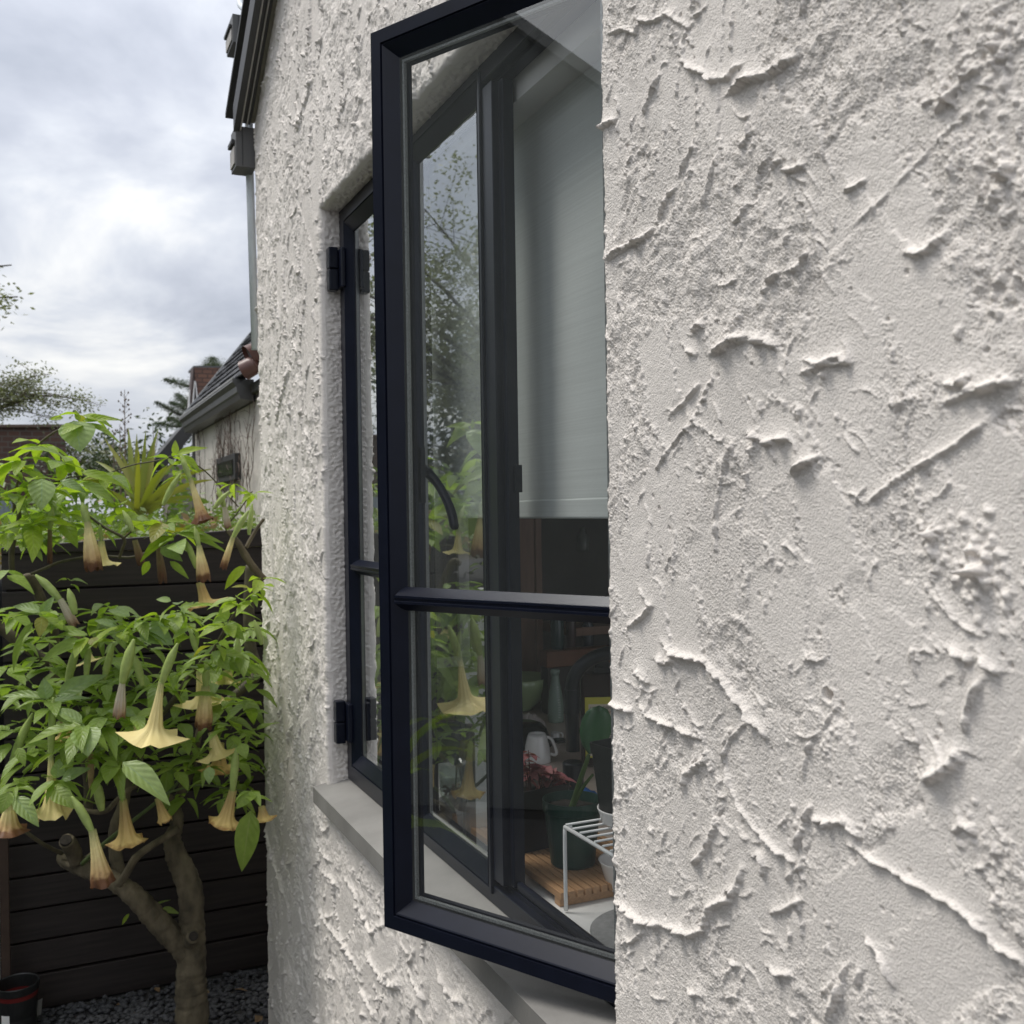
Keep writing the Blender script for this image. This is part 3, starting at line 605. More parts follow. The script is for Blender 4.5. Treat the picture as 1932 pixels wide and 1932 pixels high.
SX = .13; ST = 2.176; zb = at_x(1056, 978.5, SX).z
rs = thing('roller_shade', (.13, 1.67, 2.2), 'grey-green woven roller shade hanging half down behind the three-light window', 'roller shade')
b = MB(); ny = 40; vs = []; fs = []
for i in range(ny+1):
    y = 1.0 + 1.325*i/ny
    for z in (ST-.001, 2.0, 1.8, 1.62, zb+.03): vs.append((SX+.0003*math.sin(i*1.1+z*3), y, z))
fs = [(i*5+j, i*5+j+1, (i+1)*5+j+1, (i+1)*5+j) for i in range(ny) for j in range(4)]
b.add(vs, fs); b.build('fabric', MT['fabric'], rs, smooth=True)
b = MB(); b.box((SX-.0012, 1.0, zb), (SX+.0045, 2.325, zb+.0305)); b.build('hem_bar', MT['fabric'], rs, bevel=.003)
b = MB(); p = at_x(802, 985, .16)
for i in range(60):
    zz = zb + .10 - i*.0068
    bb = MB(); bb.lathe([(0, -.0022), (.0022, 0), (0, .0022)], (.16, p.y, zz), 6); b.add(bb.v, bb.f)
b.build('bead_chain', mat('black_bead_chain', (.02, .02, .02), .4), rs)
# counter
kc = thing('kitchen_counter', (.5, 1.5, 0), 'pale kitchen counter and white inner sill running under the shade', 'counter')
b = MB(); b.box((.072, .99, .937), (.2995, 2.334, DK)); b.build('inner_sill', MT['deck'], kc, bevel=.002)
b = MB(); b.box((.30, -.55, .925), (.95, 2.955, DK-.003)); b.build('worktop', MT['counter'], kc, bevel=.003)
b = MB(); b.box((.30, -.55, .0015), (.90, 2.955, .924)); b.build('cabinet', MT['olive'], kc)
# dark things at the end of the room
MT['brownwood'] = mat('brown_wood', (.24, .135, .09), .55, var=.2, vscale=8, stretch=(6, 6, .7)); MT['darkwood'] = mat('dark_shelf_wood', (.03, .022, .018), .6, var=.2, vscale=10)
tp = thing('tall_cupboard', (.83, 2.9, 0), 'tall brown wooden cupboard end standing behind the green bowl', 'cupboard')
pa = at_y(978, 1100, 2.9); pb_ = at_y(1016, 1100, 2.9)
b = MB(); b.box((pa.x-.05, 2.88, DK), (pb_.x-.022, 2.955, 2.40)); b.build('side_panel', MT['brownwood'], tp, bevel=.002)
b = MB(); b.box((pb_.x-.021, 2.872, DK), (pb_.x, 2.955, 2.40)); b.build('edge_strip', MT['brownwood'], tp, bevel=.002)
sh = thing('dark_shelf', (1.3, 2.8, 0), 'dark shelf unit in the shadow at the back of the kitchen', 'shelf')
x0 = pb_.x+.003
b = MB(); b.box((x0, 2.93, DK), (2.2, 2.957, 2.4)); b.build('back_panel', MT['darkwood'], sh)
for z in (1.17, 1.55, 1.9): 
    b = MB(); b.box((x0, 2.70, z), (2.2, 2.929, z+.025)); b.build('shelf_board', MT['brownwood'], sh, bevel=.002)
p = at_y(1020, 1227, 2.68); p2 = at_y(1081, 1252, 2.68)
ob = thing('orange_box', (p.x+.05, 2.65, DK), 'low orange-brown box at the back of the counter behind the faucet', 'box')
b = MB(); b.box((p.x, 2.64, p2.z), (p2.x+.12, 2.69, p.z)); b.build('lid', mat('orange_brown_card', (.16, .06, .025), .6, var=.2, vscale=20), ob, bevel=.003)
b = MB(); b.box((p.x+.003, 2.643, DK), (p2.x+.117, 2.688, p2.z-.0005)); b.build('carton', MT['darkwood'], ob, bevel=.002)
for n_, (u0, u1, va, vb, yy, c) in enumerate(((1040, 1062, 1130, 1225, 2.68, (.02, .05, .05)), (1070, 1085, 1120, 1226, 2.70, (.05, .02, .02)), (1100, 1118, 1150, 1226, 2.72, (.03, .035, .05)), (1090, 1110, 995, 1040, 2.8, (.1, .11, .1)))):
    p = at_y(u0, vb, yy); q = at_y(u1, va, yy); lab = ('teal bottle standing on the orange-brown box', 'dark red bottle standing on the orange-brown box', 'blue-black bottle standing on the orange-brown box nearest the stucco wall', 'dim glass jar on the upper dark shelf')[n_]
    b = MB(); r = (q.x-p.x)/2; H = q.z-p.z; b.lathe([(0, 0), (r*.95, 0), (r, H*.06), (r, H*.62), (r*.4, H*.8), (r*.38, H), (0, H)], (p.x+r, yy, p.z), 16)
    o = tag(b.build('bottle' if n_ < 3 else 'jar', mat('bottle_tint_%d' % n_, c, .2), smooth=True), lab, 'bottle' if n_ < 3 else 'jar')
# ------------------------------------------------------------------ things on the sill and the counter
def r_at(c, u): return None
MT['soil'] = mat('potting_soil', (.028, .022, .017), .95, var=.5, vscale=200, bump=.003, bscale=260)
MT['greenpot'] = mat('dark_green_plastic', (.018, .055, .040), .38, var=.1, vscale=30)
MT['blackpot'] = mat('black_plastic', (.012, .013, .013), .42, var=.15, vscale=40, bump=.0003, bscale=200)
def round_pot(name, c, r0, r1, H, mt, label, cat='plant pot', lip=.018, soil=True):
    t = thing(name, c, label, cat); b = MB()
    b.lathe([(0, .002), (r0*.9, 0), (r0, .003), (r1*.955, H-lip-.002), (r1*.96, H-lip), (r1*1.005, H-lip+.001), (r1*1.02, H-.002), (r1*1.02, H), (r1*.985, H), (r1*.94, H-lip), (r1*.93, H*.84)], c, 40); b.build('pot', mt, t, smooth=False)
    if soil:
        b = MB(); gg = random.Random(3)
        n = 22; vs = [(c[0], c[1], c[2]+H*.86)]
        for k in (.35, .7, 1.0):
            for j in range(n): vs.append((c[0]+r1*.94*k*math.cos(6.283*j/n), c[1]+r1*.94*k*math.sin(6.283*j/n), c[2]+H*(.85+gg.uniform(-.02, .03))))
        fs = [(0, 1+j, 1+(j+1) % n) for j in range(n)] + [(1+k*n+j, 1+(k+1)*n+j, 1+(k+1)*n+(j+1) % n, 1+k*n+(j+1) % n) for k in range(2) for j in range(n)]
        b.add(vs, fs); b.build('soil', MT['soil'], t)
    return t
def sq_pot(name, c, s0, s1, H, mt, label, rot=0, soil=.86):
    t = thing(name, c, label, 'plant pot'); cr_, sr_ = math.cos(rot), math.sin(rot)
    def rg(s, z): return [Vector((c[0]+(x*cr_-y*sr_)*s/2, c[1]+(x*sr_+y*cr_)*s/2, c[2]+z)) for x, y in ((-1,-.86),(-.86,-1),(.86,-1),(1,-.86),(1,.86),(.86,1),(-.86,1),(-1,.86))]
    b = MB(); lv = [rg(s0, 0), rg(s0+(s1-s0)*.86, H*.86), rg(s1*1.0, H*.862), rg(s1*1.03, H-.001), rg(s1*1.03, H), rg(s1*.97, H), rg(s1*.93, H*.86), rg(s1*.9, H*.75)]
    vs = [v for l in lv for v in l]; b.add(vs, [(i*8+j, i*8+(j+1) % 8, (i+1)*8+(j+1) % 8, (i+1)*8+j) for i in range(7) for j in range(8)] + [tuple(range(7, -1, -1))]); b.build('pot', mt, t)
    b = MB(); q = rg(s1*.93, H*soil); cc = Vector((c[0], c[1], c[2]+H*soil+.004)); b.add(q+[cc], [(j, (j+1) % 8, 8) for j in range(8)]); b.build('soil', MT['soil'], t)
    return t
# slatted bamboo board
MT['bamboo'] = mat('bamboo_slat', (.43, .25, .125), .5, var=.16, vscale=9, stretch=(30, 1.2, 30))
MT['bambooend'] = mat('dark_slat_end', (.20, .10, .055), .6, var=.3, vscale=60)
bd = thing('slatted_board', (.19, 1.52, DK), 'small slatted bamboo board under the green pot on the white sill', 'board')
xs = .1045; pitch = .0137
for k in range(14):
    b = MB(); b.box((xs+k*pitch, 1.352, DK+.0125), (xs+k*pitch+.0108, 1.80, DK+.0235)); b.build('slat', MT['bamboo'], bd, bevel=.0009)
for y in (1.358, 1.55, 1.77):
    b = MB(); b.box((xs+.001, y, DK+.0005), (xs+14*pitch-.004, y+.018, DK+.0123)); b.build('batten', MT['bamboo'], bd, bevel=.001)
BT = DK+.0237
# potted philodendron on the board
u0, u1 = 1017.6, 1128; c_ = at_z(1086, 1640, BT); fwd = (c_-EYE).dot(FW); r1 = (u1-u0)/1932*(fwd+.04)/2
pc = at_z(1081, 1629, BT)
gp = round_pot('green_pot', (pc.x, pc.y, BT), .0355, .0465, .1045, MT['greenpot'], 'round dark green nursery pot on the slatted board with a single tall leaf', lip=.019)
MT['bigleaf'] = leaf_mat('philodendron_leaf', (.045, .125, .055), (.055, .14, .06), trans=.15, rough=.33, vein=(.03, .075, .03), gen=False)
MT['stem'] = mat('green_stem', (.075, .13, .03), .5, var=.2, vscale=40)
F0 = (pc-EYE).dot(FW)
ph = thing('potted_philodendron', (pc.x, pc.y, BT+.09), 'philodendron with one broad dark leaf rising from the round green pot', 'plant')
def pz(ux, uy, F): return at_f(779.5+ux/5.04, 1201.2+uy/5.04, F)
b = MB(); sp, sr = smooth_path([(pz(1490, 1790, F0), .0062), (pz(1488, 1700, F0), .0058), (pz(1530, 1560, F0), .005), (pz(1600, 1330, F0-.01), .0042), (pz(1650, 1190, F0-.02), .0036), (pz(1668, 1120, F0-.02), .003)]); b.tube(sp, sr, 10)
sp, sr = smooth_path([(pz(1510, 1790, F0), .005), (pz(1525, 1620, F0), .004), (pz(1610, 1440, F0-.01), .003), (pz(1710, 1310, F0-.02), .002)]); b.tube(sp, sr, 8); b.build('stem', MT['stem'], ph, smooth=True)
def outline_leaf(name, pts, mid, F, mt, parent, cup=.012, conv=pz):
    """leaf blade from its rim points and its midrib, cupped about the midrib"""
    n = len(pts); vs = []; ctr = [Vector((0, 0, 0))]*0
    m_, _ = smooth_path([(conv(*q, F), 0) for q in mid], 4)
    rim = [conv(*q, F) for q in pts]; k = len(m_); cs = []
    vs = list(m_); fs = []
    half = n//2
    def side(r):
        o = []
        for i in range(k):
            t = i/(k-1)*(len(r)-1); a = int(min(t, len(r)-1.001)); o.append(r[a].lerp(r[a+1], t-a))
        return o
    A = side(rim[:half+1]); B = side([rim[0]]+rim[:half-1:-1])
    vw = (m_[k//2]-EYE).normalized()
    lay = [A, [a.lerp(c, .5)-vw*cup*.5 for a, c in zip(A, m_)], m_, [a.lerp(c, .5)-vw*cup*.5 for a, c in zip(B, m_)], B]
    lay[0] = [a+vw*cup*.6 for a in lay[0]]; lay[4] = [a+vw*cup*.6 for a in lay[4]]
    vs = [v for l in lay for v in l]; fs = [(i*k+j, i*k+j+1, (i+1)*k+j+1, (i+1)*k+j) for i in range(4) for j in range(k-1)]
    uv = [(i/4, j/(k-1)) for i in range(5) for j in range(k)]
    return mesh(name, vs, fs, mt, parent, True, uv)
outline_leaf('leaf', [(1668, 1120), (1600, 1020), (1578, 900), (1605, 780), (1660, 690), (1770, 652), (1850, 690), (1890, 780), (1890, 900), (1840, 1020), (1760, 1090)], [(1668, 1120), (1700, 960), (1740, 800), (1770, 655)], F0-.02, MT['bigleaf'], ph)
# square planter with the pink-spotted plant
pp_ = at_z(1010, 1630, BT); sp_c = (pp_.x+.035, pp_.y+.10, BT)
sq_pot('black_planter', sp_c, .085, .108, .105, MT['blackpot'], 'square black plastic planter on the slatted board holding the pink-leaved plant', rot=.12)
MT['pinkleaf'] = leaf_mat('pink_spotted_leaf', (.30, .09, .11), (.40, .17, .17), trans=.2, rough=.5, vein=(.32, .16, .16)); MT['redstem'] = mat('red_brown_stem', (.10, .04, .03), .6)
def leaf_mesh(name, mt, w=.44, fold=.10, droop=.28, tip=1.0, n=7, wave=.012, shape='lance'):
    """blade along +Y from the origin, length 1, folded on the midrib and drooping"""
    vs = []; uv = []; rr = random.Random(hash(name) % 1000)
    for i in range(n+1):
        t = i/n
        if shape == 'lance': hw = w*.5*(math.sin(math.pi*min(1, t**.72))**.85)*(1-.18*t)
        else: hw = w*.5*(math.sin(math.pi*t**.55)**.75)
        if i == 0: hw = w*.03
        if i == n: hw = .004
        z0 = -droop*t*t
        for j, s in enumerate((-1, -.5, 0, .5, 1)):
            vs.append((s*hw, t-.12*droop*t*t, z0 + abs(s)*hw*fold*2.2 + wave*math.sin(9*t+s*2.1)*(abs(s) > .6))); uv.append((.5+s*.5, t))
    fs = [(i*5+j, i*5+j+1, (i+1)*5+j+1, (i+1)*5+j) for i in range(n) for j in range(4)]
    me = bpy.data.meshes.new(name); me.from_pydata(vs, [], fs); ul = me.uv_layers.new(name='UVMap')
    for p in me.polygons:
        for li, vi in zip(p.loop_indices, p.vertices): ul.data[li].uv = uv[vi]
    me.polygons.foreach_set('use_smooth', [True]*len(me.polygons)); me.materials.append(mt); return me
def place_leaf(me, name, base, d, ln, parent, roll=0, up=Vector((0, 0, 1)), wid=1):
    d = Vector(d).normalized(); x = d.cross(up)
    if x.length < .05: x = d.cross(Vector((1, 0, 0)))
    x.normalize(); z = x.cross(d)
    R = Matrix((x, d, z)).transposed().to_4x4() @ Matrix.Rotation(roll, 4, 'Y')
    o = bpy.data.objects.new(name, me); COL.objects.link(o); adopt(o, parent)
    o.matrix_basis = Matrix.Translation(Vector(base)) @ R @ Matrix.Diagonal((ln*wid, ln, ln, 1)); return o
pk = thing('pink_leaved_plant', (sp_c[0], sp_c[1], BT+.09), 'small plant with pink-spotted leaves growing in the square black planter', 'plant')
pm = leaf_mesh('pink_leaf_blade', MT['pinkleaf'], w=.62, droop=.35, shape='ovate'); FP = (Vector(sp_c)-EYE).dot(FW)-.02
rr = random.Random(4); b = MB()
for bx, by, ux, uy, nl in ((1120, 1480, 1095, 1080, 6), (1110, 1480, 1060, 1170, 5), (1100, 1490, 1110, 1220, 6), (1215, 1470, 1180, 1240, 6), (1215, 1470, 1250, 1240, 7), (1270, 1480, 1330, 1260, 6), (1280, 1470, 1380, 1310, 6), (1210, 1480, 1300, 1330, 5), (1090, 1480, 1050, 1290, 6), (1270, 1480, 1430, 1350, 4), (1180, 1480, 1210, 1300, 6)):
    p0 = pz(bx, by, FP); p1 = pz(ux, uy, FP+rr.uniform(-.03, .03)); sp, sr = smooth_path([(p0, .0013), (p0.lerp(p1, .5)+Vector((0, 0, .004)), .0011), (p1, .0007)], 4); b.tube(sp, sr, 5)
    for k in range(nl):
        a = 6.283*k/nl+rr.random(); place_leaf(pm, 'leaf', p1-Vector((0, 0, rr.uniform(0, .012))), (math.cos(a), math.sin(a), rr.uniform(-.25, .35)), rr.uniform(.018, .032), pk, rr.uniform(-.4, .4))
b.build('stem', MT['redstem'], pk)
# white wire rack
rk = thing('wire_rack', (.18, 1.33, DK), 'white coated wire shelf rack standing at the edge of the sill', 'rack')
f0 = at_z(1068, 1722, DK); tz = at_y(1065, 1560, f0.y).z; RX0, RX1, RY = f0.x, f0.x+.30, f0.y; RY1 = RY-.26
zt = tz; W = .0029
b = MB(); b.tube(smooth_path([((RX0, RY, DK+.003), W), ((RX0, RY, zt-.012), W), ((RX0+.002, RY-.002, zt-.003), W), ((RX0+.010, RY-.004, zt), W)], 4)[0], W, 10)
b.build('leg', MT['whitewire'], rk, smooth=True)
for dx, dy in ((RX1-RX0, 0), (0, RY1-RY), (RX1-RX0, RY1-RY)):
    b = MB(); b.tube([(RX0+dx, RY+dy, DK+.003), (RX0+dx, RY+dy, zt)], W, 10); b.build('leg', MT['whitewire'], rk, smooth=True)
b = MB(); b.tube([(RX0, RY, zt), (RX0, RY1, zt)], W, 10); b.build('rail', MT['whitewire'], rk, smooth=True)
b = MB(); b.tube([(RX1, RY, zt), (RX1, RY1, zt)], W, 10); b.build('rail', MT['whitewire'], rk, smooth=True)
wm = None
for k in range(12):
    y = RY-.004-.0215*k
    if wm is None:
        b = MB(); b.tube([(RX0, y, zt+.004), (RX1, y, zt+.004)], .0018, 8); wm = b.build('wire', MT['whitewire'], rk, smooth=True)
    else: copy_of(wm, rk, (0, -.0215*k, 0))
# tall dark pot with a clear saucer on the rack
tpz = zt+.006; q = at_x(1176, 1565, RX0+.075)
sq_pot('tall_dark_pot', (q.x+.008, q.y, tpz+.004), .060, .080, .112, MT['blackpot'], 'tall dark square pot standing on the white wire rack beside the stucco edge', rot=.2)
MT['frosted'] = mat('frosted_plastic', (.66, .68, .68), .4); 
def frosted(mt, al):
    t = mt.node_tree; p = t.nodes['Principled BSDF']; p.inputs['Transmission Weight'].default_value = 0; p.inputs['Alpha'].default_value = al
frosted(MT['frosted'], .42)
b = MB(); b.lathe([(0, 0), (.032, 0), (.037, .004), (.043, .022), (.045, .022), (.0445, .020), (.039, .002)], (q.x+.008, q.y, tpz+.0005), 32)
tag(b.build('plastic_saucer', MT['ceramic'], smooth=True), 'white plastic saucer under the tall dark pot on the wire rack', 'saucer')
p = at_z(1150, 1760, DK); b = MB(); cx, cy = p.x+.055, p.y-.03
b.lathe([(0, 0), (.088, 0), (.09, .002), (.09, .004), (.088, .0055), (0, .006)], (cx, cy, DK+.0006), 40); tag(b.build('grey_coaster', mat('grey_felt', (.25, .25, .245), .9, var=.15, vscale=120), smooth=False), 'round grey mat lying on the white sill in front of the rack', 'mat')
p = at_z(1160, 1690, DK); b = MB(); b.lathe([(0, .001), (.02, 0), (.03, .012), (.041, .05), (.042, .052), (.040, .05), (.028, .014), (0, .006)], (p.x+.02, p.y+.0, DK+.001), 36); tag(b.build('white_bowl', MT['ceramic'], smooth=True), 'white ceramic bowl half hidden behind the stucco edge under the rack', 'bowl')
# faucet
fz = at_z(1082, 1512, DK-.003); FF = (fz-EYE).dot(FW); fx, fy = fz.x, fz.y
fa = thing('kitchen_faucet', (fx, fy, DK), 'matte black gooseneck kitchen faucet rising from the counter', 'faucet'); MT['faucet'] = mat('matte_black_metal', (.018, .02, .024), .32, metal=.3)
top = at_f(1082, 1300, FF).z; b = MB(); b.lathe([(0, 0), (.031, 0), (.031, .006), (.0215, .010), (.0215, (at_f(1082, 1437, FF).z-DK)), (.019, (at_f(1082, 1434, FF).z-DK)), (.0, (at_f(1082, 1433, FF).z-DK))], (fx, fy, DK-.003), 28); b.build('base', MT['faucet'], fa, smooth=False)
rN = .0142; c0 = Vector((fx, fy, top)); dirN = Vector((RT.x, RT.y, 0)).normalized(); RN = .088
pts = [Vector((fx, fy, DK+.1)), c0]+[c0+dirN*RN*(1-math.cos(a))+Vector((0, 0, RN*.82*math.sin(a))) for a in [math.pi*i/18 for i in range(1, 19)]]; e_ = pts[-1]; pts += [e_-Vector((0, 0, .05)), e_-Vector((0, 0, .11))]
b = MB(); b.tube(pts, rN, 18); b.build('spout', MT['faucet'], fa, smooth=True)
b = MB(); b.tube([(fx, fy, at_f(1082, 1345, FF).z), (fx, fy, at_f(1082, 1300, FF).z)], rN+.0012, 18); b.build('sleeve', MT['faucet'], fa, smooth=False)
# green bowl, bottle, cup, pan, bag, soap
c_ = at_z(978, 1338, DK); Fb = (c_-EYE).dot(FW); rb = 64/1932*Fb; Hb = (at_f(978, 1277, Fb).z-DK)
b = MB(); b.lathe([(0, .002), (rb*.42, 0), (rb*.45, .006), (rb*.74, Hb*.32), (rb*.93, Hb*.68), (rb, Hb), (rb*.97, Hb+.002), (rb*.90, Hb*.68), (rb*.7, Hb*.33), (rb*.3, .012), (0, .01)], (c_.x, c_.y, DK), 48)
tag(b.build('mixing_bowl', mat('jade_green_glass', (.40, .54, .27), .18, coat=.5), smooth=True), 'big jade green mixing bowl on the counter in front of the tall cupboard', 'bowl')
c_ = at_z(1049, 1362, DK-.003); Fb = (c_-EYE).dot(FW); px = Fb/1932; Hb = 96*px
bt = thing('ribbed_bottle', (c_.x, c_.y, DK), 'pale green ribbed glass bottle without a cap beside the faucet', 'bottle'); MT['bottleglass'] = mat('pale_green_glass', (.34, .46, .38), .12, coat=.6); frosted(MT['bottleglass'], .62)
b = MB(); b.lathe([(0, .001), (15*px, 0), (15.5*px, 3*px), (15.5*px, 34*px), (13*px, 52*px), (9*px, 72*px), (7.6*px, 84*px), (7.6*px, 90*px), (9.2*px, 91*px), (9.4*px, 97*px), (7.8*px, 98*px)], (c_.x, c_.y, DK-.002), 28); b.build('body', MT['bottleglass'], bt, smooth=True)
b = MB()
for i in range(13):
    z = DK+(8+4.6*i)*px; rr_ = (15.6 if i < 6 else 15.6-(i-5)*.82)*px
    b.box((c_.x-2.4*px, c_.y-rr_-.0004, z), (c_.x+2.4*px, c_.y-rr_+.002, z+2.4*px))
b.build('embossing', mat('glass_relief', (.36, .44, .38), .2), bt)
c_ = at_z(1014, 1437, DK-.003); Fb = (c_-EYE).dot(FW); px = Fb/1932
cp = thing('white_cup', (c_.x, c_.y, DK), 'white ceramic cup turned upside down on the counter', 'cup')
b = MB(); b.lathe([(25*px, 0), (26*px, 1*px), (25.5*px, 10*px), (23*px, 30*px), (18.5*px, 48*px), (16*px, 53*px), (15*px, 52*px), (14*px, 50*px), (0, 50*px)], (c_.x, c_.y, DK-.0025), 36); b.build('body', MT['ceramic'], cp, smooth=True)
b = MB(); R3 = Vector((RT.x, RT.y, 0)).normalized(); cc = Vector((c_.x, c_.y, DK))
sp, sr = smooth_path([(cc+R3*18*px+Vector((0, 0, 44*px)), 2.6*px), (cc+R3*27*px+Vector((0, 0, 40*px)), 3*px), (cc+R3*34*px+Vector((0, 0, 24*px)), 3*px), (cc+R3*36*px+Vector((0, 0, 13*px)), 3.4*px), (cc+R3*31*px+Vector((0, 0, 10*px)), 3*px), (cc+R3*25*px+Vector((0, 0, 13*px)), 2.6*px)]); b.tube(sp, sr, 10); b.build('handle', MT['ceramic'], cp, smooth=True)
c_ = at_z(1008, 1408, DK-.003); Fb = (c_-EYE).dot(FW); px = Fb/1932
pan = thing('black_pan', (c_.x, c_.y, DK), 'black pan turned over behind the white cup on the counter', 'pan'); MT['panblack'] = mat('black_enamel', (.008, .008, .009), .2)
b = MB(); b.lathe([(60*px, 0), (60*px, 2*px), (50*px, 30*px), (42*px, 39*px), (34*px, 42*px), (0, 42*px)], (c_.x-18*px, c_.y+.03, DK-.0025), 40); b.build('body', MT['panblack'], pan, smooth=True)
b = MB(); b.box((c_.x+30*px, c_.y-.05, DK+6*px), (c_.x+52*px, c_.y-.02, DK+13*px)); b.build('handle', MT['panblack'], pan, bevel=.003)
c_ = at_z(1058, 1402, DK-.003); px = (c_-EYE).dot(FW)/1932
b = MB(); b.lathe([(8*px, 0), (9*px, 3*px), (8.5*px, 17*px), (7.5*px, 18*px), (7.5*px, 4*px), (0, 2*px)], (c_.x-4*px, c_.y+.02, DK-.0025), 20); b.tube(smooth_path([(Vector((c_.x+2*px, c_.y+.02, DK+14*px)), 1.3*px), (Vector((c_.x+9*px, c_.y+.015, DK+13*px)), 1.5*px), (Vector((c_.x+9*px, c_.y+.015, DK+6*px)), 1.5*px), (Vector((c_.x+2*px, c_.y+.02, DK+4*px)), 1.3*px)])[0], 1.4*px, 8)
tag(b.build('small_cup', MT['ceramic'], smooth=True), 'small white cup behind the black pan next to the faucet', 'cup')
c_ = at_z(1002, 1372, DK-.003); px = (c_-EYE).dot(FW)/1932; rr = random.Random(8); b = MB(); n, k = 14, 9; vs = []
for i in range(n):
    for j in range(k):
        u = -24+50*i/(n-1); v = j/(k-1); hh = (26*math.sin(math.pi*min(1, .12+.88*(i/(n-1))))**.6)
        vs.append(c_ + R3*(u*px) + Vector((0, (v-.5)*.05, (math.sin(math.pi*v)*hh + rr.uniform(-4, 4)*(0 < j < k-1))*px)))
b.add(vs, [(i*k+j, i*k+j+1, (i+1)*k+j+1, (i+1)*k+j) for i in range(n-1) for j in range(k-1)])
MT['bag'] = mat('thin_plastic_bag', (.62, .56, .53), .3); frosted(MT['bag'], .75); tag(b.build('plastic_bag', MT['bag']), 'crumpled pale plastic bag on the counter in front of the jade bowl', 'bag')
# dish soap with a yellow bordered label
p = at_f(1134, 1372, 2.35); so = thing('soap_bottle', (p.x, p.y, DK), 'dark soap bottle with a yellow edged printed label behind the faucet', 'bottle')
ax = R3; ay = Vector((-R3.y, R3.x, 0)); B0 = at_f(1098, 1280, 2.35); Wd = 78/1932*2.35
Sf = lambda u, v, d: Vector((B0.x, B0.y, 0)) + ax*u + ay*d + Vector((0, 0, v))
zt_ = at_f(1098, 1272, 2.35).z; b = MB(); b.box((-.002, DK, .002), (Wd, zt_, .045), Sf); b.build('body', mat('dark_amber_plastic', (.03, .017, .015), .25), so, bevel=.006)
b = MB(); ln_ = [Sf(Wd*.5-.02+.02*0, zt_, .022)]; b.box((Wd*.28, zt_, .01), (Wd*.72, zt_+.012, .036), Sf); b.box((Wd*.33, zt_+.012, .012), (Wd*.67, zt_+.03, .034), Sf); b.build('cap', MT['blackpot'], so, bevel=.002)
lz1 = at_f(1100, 1316, 2.35).z; lz0 = at_f(1100, 1430, 2.35).z
b = MB(); b.box((.006, lz0, .0005), (Wd-.004, lz1, .0018), Sf); lb = b.build('label', mat('yellow_green_label', (.72, .68, .10), .6), so)
b = MB(); b.box((.014, lz0+.004, -.0004), (Wd-.010, lz1-.016, .0004), Sf); b.build('label_panel', mat('cream_label', (.78, .70, .58), .7), so)
MT['ink'] = mat('print_ink', (.06, .055, .05), .8); MT['ink2'] = mat('orange_print_ink', (.45, .16, .07), .8)
def words(txt, size, u, v, mt, sx_=1):
    cu = bpy.data.curves.new('label_text', 'FONT'); cu.body = txt; cu.size = size; cu.resolution_u = 2; tmp = bpy.data.objects.new('label_text', cu); COL.objects.link(tmp)
    bpy.context.view_layer.update(); me = bpy.data.meshes.new_from_object(tmp.evaluated_get(bpy.context.evaluated_depsgraph_get())); bpy.data.objects.remove(tmp); me.materials.clear(); me.materials.append(mt)
    o = bpy.data.objects.new('label_text', me); COL.objects.link(o)
    mm = Matrix((ax*sx_, Vector((0, 0, 1)), -ay)).transposed().to_4x4(); mm.translation = Sf(u, v, -.0012); o.parent = so; o.matrix_parent_inverse = Matrix.Translation(-so.location); o.matrix_basis = mm; return o
words('LIQUID DISH SOAP', .0085, .017, lz1-.027, MT['ink']); words('CLEAN HANDS', .006, .03, lz1-.036, MT['ink2'])
b = MB(); rr = random.Random(2)
for i in range(13):
    v = lz1-.044-i*.0048
    if i == 6: continue
    b.box((.018, v, -.0009), (Wd-.014-rr.uniform(0, .02), v+.0016, -.0005), Sf)
b.build('label_print', MT['ink'], so)
p = at_z(1106, 1520, DK-.003); b = MB(); vs = []; rr = random.Random(5)
for i in range(9):
    for j in range(7): vs.append((p.x-.045+.011*i, p.y-.02+.014*j, DK+.004+.022*math.sin(math.pi*i/8)*math.sin(math.pi*(j+.5)/7)+rr.uniform(0, .006)))
b.add(vs, [(i*7+j, i*7+j+1, (i+1)*7+j+1, (i+1)*7+j) for i in range(8) for j in range(6)]); tag(b.build('blue_cloth', mat('blue_cloth', (.03, .16, .52), .8), smooth=True), 'bright blue cloth lying on the counter behind the green pot', 'cloth')
# left of the post: jar with a pothos, seedling pots, clear tubs, spoons in a canister
c_ = at_z(856, 1528, DK); px = (c_-EYE).dot(FW)/1932; FJ = (c_-EYE).dot(FW)
jr_ = thing('water_jar', (c_.x, c_.y, DK), 'clear jar of pebbles on the white sill with a pothos cutting in it', 'jar')
b = MB(); b.lathe([(0, .001), (20*px, 0), (22*px, 4*px), (26*px, 40*px), (30*px, 88*px), (31*px, 90*px), (29*px, 90*px), (25*px, 40*px)], (c_.x, c_.y, DK+.0004), 28); b.build('glass', MT['clear'], jr_, smooth=True)
b = MB(); rr = random.Random(6)
for i in range(120):
    a = rr.random()*6.283; z = rr.uniform(4, 44)*px; r = (20+.09*z/px)*px*math.sqrt(rr.random())*.92; s = rr.uniform(2.4, 4.2)*px
    t_ = MB(); t_.lathe([(0, -s*.7), (s, -s*.1), (s*.8, s*.5), (0, s*.7)], (c_.x+r*math.cos(a), c_.y+r*math.sin(a), DK+z), 6); b.add(t_.v, t_.f)
b.build('pebbles', mat('sill_pebbles', (.30, .23, .19), .7, var=.5, vscale=120), jr_)['kind'] = 'stuff'
MT['pothos'] = leaf_mat('pothos_leaf', (.11, .20, .055), (.13, .22, .06), trans=.3, rough=.38, gen=False); MT['pothos2'] = leaf_mat('yellowing_pothos_leaf', (.22, .25, .03), (.24, .26, .035), trans=.3, rough=.38, gen=False)
